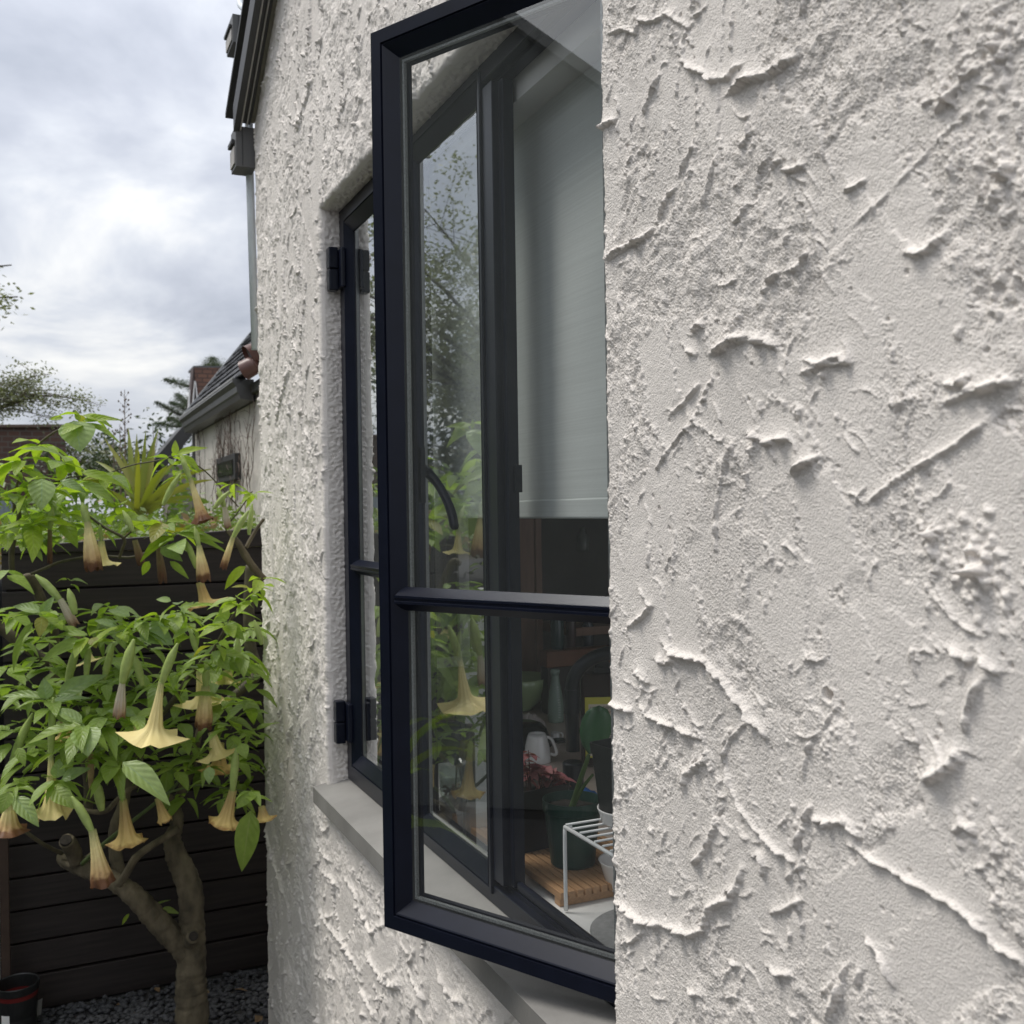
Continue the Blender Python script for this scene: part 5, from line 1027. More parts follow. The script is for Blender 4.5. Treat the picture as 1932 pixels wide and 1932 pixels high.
flower('c8', (390, -350), (370, 60), (385, 540), TF-.08, 36, 130, 270, 'fresh', calw=56)
flower('c8', (60, 280), (70, 420), (60, 640), TF-.05, 70, 160, 330, 'brown', cal=None)
flower('c8', (525, 375), (675, 620), (755, 1030), TF-.2, 56, 150, 190, 'brown', calw=66, curl=.03)
flower('c8', (870, 250), (900, 400), (935, 735), TF-.02, 54, 130, 290, 'peach', calw=52)
flower('c8', (1120, 300), (1150, 390), (1215, 570), TF+.08, 40, 90, 110, 'peach', cal=None)
flower('c8', (1730, 20), (1705, 330), (1640, 590), TF-.02, 58, 120, 270, 'peach', calw=62)
flower('c8', (1900, 380), (1915, 450), (1930, 550), TF-.02, 50, 90, 190, 'peach', cal=None)
flower('cb', (520, 820), (560, 930), (590, 1040), TF+.25, 50, 90, 0, 'drybrown', cal=None)
flower('cb', (600, 1000), (640, 1060), (660, 1130), TF+.28, 50, 80, 220, 'fresh', cal=None)
flower('cb', (1660, 1100), (1665, 1190), (1665, 1280), TF+.28, 60, 90, 220, 'fresh', cal=None)
flower('cb', (450, 1440), (470, 1560), (480, 1690), TF+.2, 60, 100, 240, 'peach', cal=None)
flower('c2', (300, 960), (285, 1080), (285, 1280), TF+.1, 22, 30, 0, 'drybrown', calw=34)
flower('c2', (740, 1040), (770, 1150), (810, 1290), TF+.15, 30, 48, 0, 'drybrown', cal=None)
flower('c2', (1240, 850), (1280, 960), (1300, 1080), TF+.05, 28, 40, 0, 'white_wilt', calw=32)
for k, a, c, w, m_ in (('cb', (570, 1000), (490, 1290), 62, 'calyx'), ('cb', (650, 990), (630, 1260), 48, 'calyx'), ('cb', (830, 990), (760, 1260), 52, 'calyx'), ('cb', (975, 1060), (1045, 1300), 58, 'calyx'), ('cb', (240, 1500), (70, 1920), 66, 'calyx'),
                       ('cb', (1740, 930), (1740, 1160), 44, 'calyx'), ('cb', (1860, 820), (1915, 1000), 46, 'calyx'), ('cb', (1390, 900), (1440, 1060), 44, 'calyx'), ('c8', (700, 250), (745, 480), 72, 'calyx'), ('c8', (665, 0), (665, 320), 46, 'drycalyx'), ('c8', (440, 20), (170, 200), 40, 'calyx'),
                       ('c2', (1030, 770), (930, 950), 36, 'calyx'), ('c2', (1310, 870), (1220, 970), 30, 'calyx'), ('c2', (1440, 940), (1420, 1120), 30, 'calyx'), ('c2', (700, 980), (760, 1100), 34, 'calyx'), ('c2', (1060, 1150), (1120, 1310), 36, 'calyx'), ('cb', (500, 590), (550, 780), 60, 'calyx')):
    F = TF+rf.uniform(-.06, .06); s = CC[k][2]; calyx(cp_(k, *a, F), cp_(k, *c, F), w*F/1932/s/2, tree, MT[m_], 'bud')
TF = T0-.25
# leaves: whorls at the shoot ends, each blade its own part
LM = {}
for nm, mm in (('lime', LIME), ('mid', MIDG), ('blue', BLUE), ('yell', YELL)):
    LM[nm] = [leaf_mesh(nm+'_blade_%d' % i, mm, w=w_, droop=dr, fold=fo, wave=wv) for i, (w_, dr, fo, wv) in enumerate(((.40, .22, .14, .012), (.46, .38, .08, .016), (.36, .5, .18, .01), (.52, .16, .1, .014)))]
rl = random.Random(21); nleaf = 0; extra = []
def whorl(k, x, y, F, n, ln, kinds, spread=0.0, tilt=(-.5, .35)):
    global nleaf
    ln *= 1.22; n += 1
    c = cp_(k, x, y, F); a0 = rl.random()*6.28
    for i in range(n):
        a = a0 + 2.4*i + rl.uniform(-.3, .3); el = rl.uniform(*tilt); d = Vector((math.cos(a)*math.cos(el), math.sin(a)*math.cos(el), math.sin(el)))
        L_ = ln/1932*F*rl.uniform(.62, 1.12); me = rl.choice(LM['yell' if rl.random() < .04 else rl.choice(kinds)]); base = c + d*.006 - Vector((0, 0, rl.uniform(0, .03)))*(i > 2)
        if nleaf < 300: place_leaf(me, 'leaf', base, d, L_, tree, rl.uniform(-.5, .5)); nleaf += 1
        else: extra.append((me, base, d, L_))
def one_leaf(k, a, c, F, wid, kind, tow=0.0, roll=0.0, face=0.0):
    """a leaf whose stalk end and tip can be read off; FACE turns the blade towards the lens"""
    global nleaf
    A = cp_(k, *a, F); B = cp_(k, *c, F-tow); d = B-A; up = Vector((0, 0, 1)).lerp((EYE-A).normalized(), face)
    place_leaf(LM[kind][rl.choice((0, 3))], 'leaf', A, d, d.length*1.05, tree, roll, up, wid); nleaf += 1
for a in (('c2', (470, 470), (665, 435), TF, .62, 'lime', .02, .2, .5), ('c2', (480, 480), (690, 560), TF, .72, 'lime', .0, -.3, .4), ('c2', (430, 470), (455, 620), TF-.02, 1.9, 'blue', .05, 0, .85), ('c2', (360, 450), (280, 455), TF, .9, 'lime', .02, 0, .6), ('c2', (450, 470), (430, 405), TF, .9, 'lime', 0, 0, .8),
          ('c2', (460, 760), (700, 810), TF-.1, .62, 'lime', 0, .3, .4), ('c2', (470, 820), (665, 920), TF-.08, .9, 'mid', 0, -.3, .5), ('c2', (240, 800), (235, 950), TF-.1, 1.9, 'blue', .05, 0, .85), ('c2', (345, 810), (490, 860), TF-.1, 1.0, 'blue', 0, 0, .6), ('c2', (400, 770), (400, 680), TF, 1.6, 'lime', 0, 0, .9),
          ('c2', (1010, 660), (1165, 605), TF, .7, 'lime', 0, .2, .5), ('c2', (1000, 665), (1000, 580), TF, .95, 'lime', 0, 0, .9), ('c2', (1030, 665), (1150, 745), TF, .85, 'lime', 0, -.2, .5), ('c2', (1010, 1110), (1260, 1130), TF-.05, .62, 'mid', 0, .3, .4), ('c2', (1040, 1115), (1290, 1180), TF-.03, .5, 'mid', 0, .2, .4),
          ('c2', (920, 1190), (1030, 1250), TF-.02, 1.4, 'blue', .02, 0, .7), ('c2', (780, 1020), (855, 1030), TF-.05, 1.2, 'blue', 0, 0, .6), ('c2', (1400, 1300), (1262, 1420), TF, .9, 'lime', 0, .2, .7), ('c2', (850, 1270), (810, 1350), TF+.05, 1, 'lime', 0, 0, .8), ('c2', (970, 1270), (1075, 1360), TF, .6, 'mid', 0, 0, .7),
          ('cb', (1040, 870), (1250, 975), TF-.12, 1.3, 'blue', .03, 0, .75), ('cb', (860, 870), (690, 800), TF-.1, .9, 'blue', 0, 0, .6), ('cb', (950, 790), (790, 730), TF-.1, .9, 'blue', 0, 0, .5), ('cb', (600, 970), (280, 1090), TF-.15, .75, 'mid', .02, .2, .6), ('cb', (640, 930), (400, 900), TF-.14, .7, 'mid', 0, 0, .5),
          ('cb', (280, 770), (5, 780), TF-.15, .6, 'lime', 0, .2, .4), ('cb', (300, 760), (90, 690), TF-.15, 1, 'blue', 0, 0, .6), ('cb', (300, 780), (385, 650), TF-.15, 1.2, 'blue', 0, 0, .7), ('cb', (310, 795), (290, 925), TF-.16, 1.6, 'yell', .03, 0, .9), ('cb', (240, 840), (30, 1180), TF-.15, .6, 'mid', .02, .5, .6), ('cb', (670, 950), (700, 1010), TF-.16, 2.0, 'yell', .02, 0, .9),
          ('cb', (590, 1590), (180, 1675), TF-.22, .7, 'mid', .02, .3, .5), ('cb', (620, 1600), (640, 1765), TF-.24, 2.0, 'blue', .07, 0, .85), ('cb', (600, 1570), (400, 1450), TF-.2, .9, 'blue', 0, 0, .5), ('cb', (420, 1370), (740, 1210), TF-.12, .75, 'blue', 0, .3, .5), ('cb', (370, 1420), (640, 1360), TF-.14, .55, 'blue', 0, 0, .4), ('cb', (340, 1400), (320, 1250), TF-.14, 1.8, 'blue', 0, 0, .8), ('cb', (340, 1390), (0, 1330), TF-.14, .55, 'blue', 0, 0, .5),
          ('cb', (990, 1520), (780, 1450), TF-.15, .9, 'blue', 0, 0, .5), ('cb', (1000, 1520), (1180, 1465), TF-.15, .8, 'mid', 0, 0, .5), ('cb', (980, 1530), (660, 1560), TF-.15, .35, 'lime', 0, 0, .4), ('cb', (1640, 830), (1640, 690), TF-.2, 1.5, 'mid', 0, 0, .8), ('cb', (1650, 850), (1770, 940), TF-.2, 1.5, 'mid', .03, 0, .8), ('cb', (1560, 1050), (1670, 1170), TF-.2, 1.5, 'mid', .03, 0, .8),
          ('cb', (1600, 720), (1340, 690), TF-.18, .4, 'lime', 0, 0, .4), ('cb', (1250, 680), (1140, 655), TF-.15, 1.2, 'blue', 0, 0, .6), ('cb', (1620, 1110), (1840, 1210), TF-.1, .8, 'blue', 0, 0, .5), ('cb', (1580, 1370), (1350, 1350), TF-.12, .5, 'mid', 0, 0, .4),
          ('c8', (900, 125), (1235, 368), TF-.28, .95, 'blue', .05, -.2, .7), ('c8', (860, 130), (690, 260), TF-.2, 1.1, 'mid', 0, 0, .7), ('c8', (1835, 480), (1765, 940), TF-.15, 1.0, 'mid', .02, 0, .95), ('c8', (390, 320), (535, 440), TF-.22, 1.2, 'mid', .03, 0, .7), ('c8', (390, 300), (570, 310), TF-.2, .8, 'mid', 0, 0, .4), ('c8', (110, 380), (275, 570), TF-.22, .9, 'blue', .03, 0, .7), ('c8', (60, 350), (10, 490), TF-.22, 1.4, 'mid', .03, 0, .8), ('c8', (450, 250), (640, 160), TF-.2, .9, 'blue', 0, 0, .6), ('c8', (420, 240), (430, 110), TF-.2, 1.5, 'blue', 0, 0, .7),
          ('c8', (1830, 340), (1730, 460), TF-.2, 1.3, 'mid', .02, 0, .8), ('c8', (1530, 160), (1530, 280), TF-.15, 1.3, 'blue', .02, 0, .8), ('c8', (1760, -10), (1800, 90), TF-.15, 1.5, 'mid', .02, 0, .8), ('c8', (130, 20), (180, 140), TF-.2, 1.3, 'mid', .02, 0, .8), ('c8', (380, 60), (190, 190), TF-.25, .4, 'lime', .0, 0, .6), ('c8', (1130, 1180), (1230, 1120), T0+.05, .5, 'mid', 0, 0, .4), ('c8', (1180, 1200), (1310, 1220), T0+.06, .8, 'mid', 0, 0, .5), ('c8', (945, 1235), (880, 1320), T0, .7, 'lime', 0, 0, .7)):
    one_leaf(*a)
up_ = ['lime', 'lime', 'lime', 'mid']; md_ = ['mid', 'blue', 'mid', 'lime']; lo_ = ['blue', 'mid', 'blue', 'mid']
for a in (('U', 152, 782, TF, 4, 52, up_), ('U', 75, 838, TF+.05, 6, 62, up_), ('U', 118, 860, TF, 6, 56, up_), ('U', 42, 868, TF, 7, 66, up_), ('U', 12, 880, TF+.05, 6, 60, up_), ('U', 60, 905, TF-.05, 7, 60, up_), ('U', 12, 930, TF+.02, 6, 60, ['lime', 'mid']), ('U', 95, 925, TF+.1, 6, 56, up_), ('U', 150, 905, TF-.04, 6, 58, up_), ('U', 205, 890, TF, 6, 50, up_), ('U', 215, 958, TF, 6, 58, up_),
          ('U', 322, 862, TF, 5, 40, up_), ('U', 340, 888, TF+.02, 4, 40, up_), ('U', 440, 912, TF, 5, 32, up_), ('U', 478, 930, TF, 4, 30, up_), ('U', 310, 985, TF, 6, 50, ['mid', 'lime']), ('U', 330, 1008, TF-.03, 7, 60, ['mid', 'lime', 'blue']), ('U', 60, 985, TF-.02, 7, 60, ['mid', 'lime']), ('U', 15, 1000, TF+.05, 6, 60, ['mid', 'lime']), ('U', 120, 970, TF+.1, 5, 60, up_), ('U', 130, 1095, TF, 4, 24, md_), ('U', 10, 1075, TF-.1, 4, 60, ['blue', 'mid']),
          ('U', 77, 1160, TF-.15, 4, 50, md_), ('U', 108, 1175, TF-.12, 5, 40, md_), ('U', 165, 1200, TF-.14, 6, 46, md_), ('U', 225, 1180, TF-.12, 7, 48, md_), ('U', 268, 1172, TF-.12, 8, 52, md_), ('U', 300, 1160, TF-.1, 6, 46, md_), ('U', 335, 1142, TF-.12, 6, 40, md_), ('U', 360, 1185, TF-.12, 6, 40, md_), ('U', 428, 1170, TF-.2, 6, 42, ['lime', 'mid']), ('U', 450, 1130, TF-.22, 6, 42, ['lime', 'mid']), ('U', 474, 1110, TF-.24, 6, 40, ['lime', 'mid']), ('U', 492, 1092, TF-.26, 5, 36, up_), ('U', 408, 1215, TF-.2, 7, 46, md_), ('U', 370, 1245, TF-.16, 8, 44, ['lime', 'mid']), ('U', 330, 1265, TF-.1, 6, 56, lo_), ('U', 455, 1230, TF-.1, 6, 56, lo_),
          ('U', 15, 1265, TF, 5, 60, lo_), ('U', 60, 1300, TF-.06, 6, 60, lo_), ('U', 95, 1325, TF-.14, 6, 54, lo_), ('U', 155, 1370, TF-.22, 8, 60, lo_), ('U', 195, 1352, TF-.15, 7, 62, lo_), ('U', 255, 1350, TF-.15, 7, 56, lo_), ('U', 230, 1330, TF-.02, 6, 60, lo_), ('U', 300, 1290, TF-.02, 5, 64, lo_), ('U', 435, 1370, TF-.12, 6, 46, lo_), ('U', 470, 1325, TF-.08, 6, 52, lo_), ('U', 480, 1280, TF-.08, 6, 52, lo_),
          ('U', 20, 1380, TF-.02, 7, 60, lo_), ('U', 50, 1420, TF-.1, 7, 56, lo_), ('U', 105, 1470, TF-.2, 7, 48, lo_), ('U', 25, 1475, TF-.18, 7, 44, lo_), ('U', 165, 1420, TF-.15, 7, 60, lo_), ('U', 215, 1440, TF-.18, 7, 56, lo_), ('U', 260, 1405, TF-.08, 6, 56, lo_), ('U', 120, 1400, TF-.05, 7, 60, lo_), ('U', 345, 1395, TF, 5, 50, lo_), ('U', 395, 1410, TF, 5, 44, lo_), ('U', 472, 1492, TF-.2, 5, 34, lo_), ('U', 330, 1450, TF-.1, 4, 40, lo_), ('U', 390, 1450, TF-.05, 4, 30, lo_), ('U', 200, 1290, TF+.05, 6, 60, lo_), ('U', 130, 1280, TF+.05, 6, 60, lo_), ('U', 420, 1320, TF, 6, 50, lo_), ('U', 380, 1340, TF+.02, 4, 50, lo_), ('U', 250, 1260, TF+.05, 5, 56, lo_), ('U', 480, 1380, TF-.06, 5, 44, lo_)):
    whorl(*a)
for _ in range(150):
    u = rl.uniform(0, 485); v = rl.uniform(1140, 1520) if rl.random() < .78 else rl.uniform(900, 1030)
    if (v > 1450 and 150 < u < 330) or (v < 1030 and u > 190): continue
    whorl('U', u, v, TF+rl.uniform(.12, .42), 3, rl.uniform(44, 60), lo_ if v > 1100 else up_)
if extra:       # what is past the single leaves, the small and far ones of the crown
    vs = []; fs = []; uv = []
    for me, base, d, ln in extra:
        d = d.normalized(); x = d.cross(Vector((0, 0, 1))).normalized(); z = x.cross(d); b0 = len(vs); u_ = [None]*len(me.vertices)
        for p in me.polygons:
            for li, vi in zip(p.loop_indices, p.vertices): u_[vi] = tuple(me.uv_layers[0].data[li].uv)
        for v in me.vertices: vs.append(base + x*v.co.x*ln + d*v.co.y*ln + z*v.co.z*ln)
        uv += u_; fs += [tuple(i+b0 for i in p.vertices) for p in me.polygons]
    o = mesh('leaves', vs, fs, MIDG, tree, True, uv); o['kind'] = 'stuff'
# ------------------------------------------------------------------ raised bed and planting beyond the fence
MT['bedsoil'] = mat('bed_earth', (.06, .05, .035), .95, var=.4, vscale=6)
sheet('garden_bed', -9, 3.72, 6, 30, 1.36, MT['bedsoil'])
MT['ground_leaf'] = leaf_mat('bed_leaf', (.12, .19, .04), (.19, .25, .07), trans=.35, gen=False); MT['dark_leaf'] = leaf_mat('dark_shrub_leaf', (.040, .062, .030), (.065, .085, .040), trans=.2, gen=False)
MT['olive_leaf'] = leaf_mat('olive_tree_leaf', (.17, .18, .115), (.22, .23, .145), trans=.25, gen=False)
gq = np.random.default_rng(8)
def leaf_cloud(name, P, size, mt, parent=None, asp=.45, droop=0.0):
    """many small folded blades at the points P"""
    n = len(P); a = gq.uniform(0, 6.283, n); el = gq.uniform(-.9, .9, n)-droop; d = np.stack([np.cos(a)*np.cos(el), np.sin(a)*np.cos(el), np.sin(el)], -1)
    r = gq.standard_normal((n, 3)); x = np.cross(d, r); x /= np.linalg.norm(x, axis=1)[:, None]; s = (size*gq.uniform(.6, 1.3, n))[:, None]
    V = np.stack([P, P + d*s*.5 + x*s*asp*.5, P + d*s, P + d*s*.5 - x*s*asp*.5], 1); Q = np.arange(n*4).reshape(n, 4)
    return npmesh(name, V, Q, mt, parent, False)
P = np.stack([gq.uniform(-1.4, .3, 5200), gq.uniform(3.75, 5.6, 5200), 1.37+np.abs(gq.normal(0, .045, 5200))], -1); P[:, 2] += .06*np.sin(P[:, 0]*7)**2+.05*(P[:, 1]-3.7)
o = leaf_cloud('ground_cover', P, .035, MT['ground_leaf']); o['kind'] = 'stuff'
P = np.stack([gq.uniform(-1.2, .25, 900), gq.uniform(3.74, 5.4, 900), 1.38+np.abs(gq.normal(0, .06, 900))], -1); o = leaf_cloud('dry_litter_leaves', P, .05, leaf_mat('dry_leaf', (.22, .14, .06), (.30, .22, .11), trans=.2, gen=False)); o['kind'] = 'stuff'
# strap-leaved flax
fx_ = at_f(268, 962, 4.1); flx = thing('flax_plant', fx_, 'yellow-green flax with a fan of long strap leaves above the fence', 'plant')
FLX = leaf_mat('flax_leaf', (.20, .24, .035), (.27, .26, .05), trans=.35, rough=.45, gen=False)
def strap(base, tip, w, mt, parent, sag=.04, name='leaf'):
    b = MB(); base = Vector(base); tip = Vector(tip); d = tip-base; sd = d.cross((EYE-base)).normalized(); n = 7; vs = []
    for i in range(n):
        t = i/(n-1); c = base + d*t + Vector((0, 0, sag*math.sin(math.pi*t)*d.length)); ww = w*(.55+.9*t-1.45*t*t)*1.25+.0006; f = (EYE-base).normalized()*ww*.25
        vs += [c-sd*ww, c-f, c+sd*ww]
    b.add(vs, [(i*3+j, i*3+j+1, (i+1)*3+j+1, (i+1)*3+j) for i in range(n-1) for j in range(2)]); return b.build(name, mt, parent, smooth=True)
rr = random.Random(15)
for tx, ty, w in ((242, 807, 9), (258, 818, 8), (299, 808, 9), (293, 830, 8), (196, 826, 9), (316, 878, 9), (335, 870, 8), (400, 885, 9), (404, 905, 8), (360, 925, 9), (180, 870, 9), (150, 920, 8), (350, 950, 8), (300, 930, 8), (225, 850, 7), (275, 812, 7), (330, 910, 8), (200, 900, 8), (262, 850, 8), (310, 960, 7), (385, 940, 7)):
    F = 4.1+rr.uniform(-.15, .15); strap(at_f(268+rr.uniform(-14, 14), 968, 4.1), at_f(tx, ty, F), w*F/1932*.72, FLX, flx, .03 if ty < 860 else .12)
MT['drystalk'] = mat('dry_stalk', (.17, .13, .095), .85, var=.2, vscale=50)
for i, (u, v0, v1, F, lab) in enumerate(((235, 735, 975, 4.6, 'tall dry seed stalk standing alone against the sky behind the flax'), (226, 800, 960, 4.8, 'short dry stalk left of the tall seed stalk'), (214, 815, 960, 4.9, 'forked dry stalk farthest left of the dry seed stalks'))):
    b = MB(); rs_ = random.Random(i); A = at_f(u+2, v1, F); B = at_f(u, v0, F); b.tube([A, A.lerp(B, .5), B], [.004, .003, .0012], 5)
    for k in range(34 if i == 0 else 16):
        c = A.lerp(B, rs_.uniform(.35, .98)); a = rs_.random()*6.28; ln = rs_.uniform(.008, .028); e_ = c+Vector((math.cos(a)*ln, math.sin(a)*ln, ln*.9)); b.tube([c, e_], [.001, .0008], 4, cap=False); t_ = MB(); t_.lathe([(0, -.006), (.0045, 0), (0, .007)], e_, 5); b.add(t_.v, t_.f)
    tag(b.build('dry_stalk', MT['drystalk']), lab, 'stalk')
# ------------------------------------------------------------------ rear wing of the neighbour's house
RX = .30; ry0 = 3.45; ry1 = at_x(369, 860, RX).y; gz = at_x(440, 714, .2).z
rear = thing('rear_house', (RX, 6, 1.3), 'low cream stucco house with slate roof and grey gutter behind the garden', 'house')
MT['slate'] = mat('slate_roof', (.060, .062, .068), .6, var=.45, vscale=24, bump=.003, bscale=50)
zw = at_x(440, 768, RX).z
b = MB(); b.box((RX, ry0, -.02), (RX+.2, ry1, zw+.05)); b.build('wall', MT['stucco_back'], rear)
b = MB(); b.box((RX-.022, ry0, zw+.0), (RX-.001, ry1+.02, zw+.045)); b.build('frieze_board', MT['trimgrey'], rear, bevel=.003)
b = MB(); b.box((RX-.016, ry1-.0, .2), (RX+.02, ry1+.05, zw-.002)); b.build('corner_board', MT['trimgrey'], rear, bevel=.003)
gx = .2; gp_ = [(0, .0), (-.004, -.012), (.012, -.030), (.016, -.052), (.022, -.058), (.030, -.080), (.085, -.085), (.088, -.001), (.083, -.001), (.08, -.078), (.034, -.072), (.012, -.008)]
gy0 = at_x(440, 714, gx).y; gy1 = at_x(339, 792, gx).y
b = MB(); k_ = len(gp_); vs = [Vector((gx+a*1.05, y, gz+c*1.15)) for y in (gy0, gy1) for a, c in gp_]
b.add(vs, [(i, (i+1) % k_, k_+(i+1) % k_, k_+i) for i in range(k_)]); gt = b.build('gutter', mat('grey_gutter', (.115, .115, .112), .38, var=.08, vscale=8), rear)
b = MB(); b.add([Vector((gx+a*1.05, gy0-.001, gz+c*1.15)) for a, c in gp_[:7]]+[Vector((gx+.0924, gy0-.001, gz-.001))], [tuple(range(7, -1, -1))]); b.build('end_cap', MT['trimgrey'], gt)
b = MB(); b.box((gx-.004, gy0, gz-.004), (gx+.008, gy1, gz+.007)); b.build('rolled_lip', mat('worn_gutter_lip', (.30, .30, .29), .4), gt, bevel=.002)
b = MB(); b.box((gx+.095, ry0, gz-.10), (RX+.08, gy1, gz-.075)); b.build('soffit', MT['trimdark'], rear)
# slates laid course by course
tp_ = at_y(473, 640, gy1); run = tp_.x-(gx+.04); rise = tp_.z-gz; ang = math.atan2(rise, run); ncr = 30; sl_ = 2.6/ncr; vs = []; fs = []; rs_ = random.Random(31)
for c in range(ncr):
    y = ry0-.6 + (c % 2)*.06
    while y < gy1-.005:
        w_ = rs_.uniform(.10, .14); y2 = min(y+w_-.004, gy1+rs_.uniform(-.01, .01)); s0 = c*sl_-.012; s1 = s0+sl_*1.45; h0 = .018+rs_.uniform(-.002, .004); h1 = .004
        for s, hh in ((s0, h0), (s1, h1)):
            for yy in (y, y2):
                for q in (0, -.008): vs.append((gx+.035+s*math.cos(ang)-(hh+q)*math.sin(ang), yy, gz+.006+s*math.sin(ang)+(hh+q)*math.cos(ang)))
        k0 = len(vs)-8; fs += [(k0, k0+2, k0+6, k0+4), (k0+1, k0, k0+4, k0+5), (k0, k0+1, k0+3, k0+2), (k0+2, k0+3, k0+7, k0+6)]; y += w_
b = MB(); b.add(vs, fs); o = b.build('slates', MT['slate'], rear); o['kind'] = 'stuff'
b = MB(); F = lambda s, y, h: Vector((gx+.035+s*math.cos(ang)-h*math.sin(ang), y, gz+.006+s*math.sin(ang)+h*math.cos(ang)))
b.box((-.02, gy1-.01, -.03), (2.7, gy1+.02, .024), F); b.build('verge_board', mat('pale_verge', (.36, .37, .37), .6), rear)
b = MB(); b.add([F(-.02, ry0-.6, -.012), F(2.7, ry0-.6, -.012), F(2.7, gy1, -.012), F(-.02, gy1, -.012)], [(0, 1, 2, 3)]); b.build('roof_deck', MT['trimdark'], rear)
wpa = at_x(419, 866, RX); wpb = at_x(455, 905, RX); b = MB(); b.box((RX-.03, wpb.y, wpb.z), (RX-.002, wpa.y, wpa.z)); wi = b.build('window', MT['trimdark'], rear, bevel=.003); b = MB(); b.box((RX-.034, wpb.y+.05, wpb.z+.03), (RX-.031, wpa.y-.05, wpa.z-.03)); b.build('pane', mat('dark_pane', (.01, .011, .012), .15), wi)
# lower lean-to roof beyond
lt = thing('lean_to', (.35, ry1+1, 1.4), 'grey lean-to with a dark sloping roof edge at the end of the rear house', 'shed')
yl = ry1+.35; a_ = at_y(346, 803, yl); c_ = at_y(290, 868, yl); b = MB(); d_ = (a_-c_); nrm = Vector((-d_.z, 0, d_.x)).normalized(); w_ = .085
b.add([c_, a_, a_-nrm*w_*-1, c_-nrm*w_*-1, c_+Vector((0, .5, 0)), a_+Vector((0, .5, 0)), a_-nrm*w_*-1+Vector((0, .5, 0)), c_-nrm*w_*-1+Vector((0, .5, 0))], [(0,3,2,1),(4,5,6,7),(0,1,5,4),(1,2,6,5),(2,3,7,6),(3,0,4,7)])
for v in b.v: v -= nrm*w_
b.build('roof_edge', MT['trimdark'], lt); b = MB(); dn = Vector((0, 0, -.9)); q = [c_-nrm*w_*1.0+Vector((.03, .03, 0)), a_-nrm*w_*1.0+Vector((.05, .03, 0))]; q[1].x += .5
b.add([q[0], q[1], q[1]+dn, q[0]+dn, q[0]+Vector((0, .4, 0)), q[1]+Vector((0, .4, 0)), q[1]+dn+Vector((0, .4, 0)), q[0]+dn+Vector((0, .4, 0))], [(0,3,2,1),(4,5,6,7),(0,1,5,4),(1,2,6,5),(2,3,7,6),(3,0,4,7)]); b.build('wall', mat('taupe_wall', (.27, .245, .215), .85, var=.08, vscale=5), lt)
# dry vine stems up the cream wall
b = MB(); rs_ = random.Random(77)
for i in range(30):
    u = rs_.uniform(368, 486); vtop = 742+(480-u)*.62 + rs_.choice([0, 10, 40, 80]); v1 = rs_.uniform(930, 985); X = RX-.018+rs_.uniform(-.012, .01)
    if u > 478: X = RX-.02
    A = at_x(u+rs_.uniform(-8, 8), v1, X); B = at_x(u, vtop, X); pts = []
    n_ = 9
    for j in range(n_):
        t = j/(n_-1); c = A.lerp(B, t); c.y += rs_.uniform(-1, 1)*.05*min(1, t*3); pts.append(c)
    b.tube(smooth_path([(p, 1) for p in pts], 2)[0], [rs_.uniform(.0016, .0036)*(1-.5*j/16) for j in range(17)], 4, cap=False)
    for j in range(9):
        c = pts[rs_.randint(2, n_-1)]; e_ = c+Vector((-.01, rs_.uniform(-.22, .22), rs_.uniform(-.03, .12))); b.tube([c, c.lerp(e_, .5)+Vector((0, 0, .012)), e_], [.0018, .0013, .0008], 3, cap=False)
o = b.build('dry_vine', mat('vine_stem', (.15, .115, .095), .9, var=.3, vscale=30)); tag(o, 'bare dry vine stems climbing the cream wall of the rear house', 'vine'); 
# tall wiry stems in front of that wall
# ------------------------------------------------------------------ houses far behind
MT['brick'] = brick_mat('dark_red_brick', (.135, .075, .055), (.085, .052, .042), (.13, .11, .095), 5.5)
MT['tile'] = brick_mat('brown_roof_tile', (.20, .105, .072), (.14, .078, .058), (.085, .055, .045), 3.6, .5, .22)
Yb = 15.0; br = thing('brown_roofed_house', at_y(390, 730, Yb), 'brown tiled gable with white barge boards showing over the slate roof', 'house')
def quadbox(name, pts, dep, mt, parent):
    b = MB(); n = len(pts); P_ = [Vector(p) for p in pts]; d = Vector((0, dep, 0)); b.add(P_+[p+d for p in P_], [tuple(range(n)), tuple(range(2*n-1, n-1, -1))]+[(i, n+i, n+(i+1) % n, (i+1) % n) for i in range(n)]); return b.build(name, mt, parent)
A = lambda u, v: at_y(u, v, Yb)
quadbox('roof', [A(367, 693), A(430, 694), A(412, 790), A(372, 790)], .5, MT['tile'], br)
quadbox('chimney_cap', [A(365, 690), A(430, 691), A(430, 694.5), A(365, 693.5)], .6, MT['trimgrey'], br)
quadbox('barge_board', [A(365, 692), A(367.2, 692), A(364, 790), A(355.5, 790)], .3, mat('brown_barge', (.06, .04, .035), .7), br)
A = lambda u, v: at_y(u, v, Yb-.05)
quadbox('barge_board', [A(368.2, 718), A(370, 722), A(374.5, 760), A(371.5, 760)], .04, MT['white'], br); quadbox('barge_board', [A(367.4, 718), A(368.2, 718), A(365, 768), A(362, 768)], .04, MT['white'], br); quadbox('barge_board', [A(357, 735), A(358.5, 735), A(357.5, 800), A(352.5, 800)], .04, MT['white'], br)
Yk = 9.5; A = lambda u, v: at_y(u, v, Yk); bk = thing('brick_building', A(40, 900), 'dark brick building with a flat top beyond the leaves, under the tree', 'building')
quadbox('wall', [A(-420, 806), A(124, 804), A(124, 1000), A(-420, 1000)], 2.0, MT['brick'], bk); A = lambda u, v: at_y(u, v, Yk-.03); quadbox('coping', [A(-422, 802.5), A(125, 800.5), A(125, 805.5), A(-422, 807.5)], 2.05, mat('coping_stone', (.16, .11, .085), .8), bk)
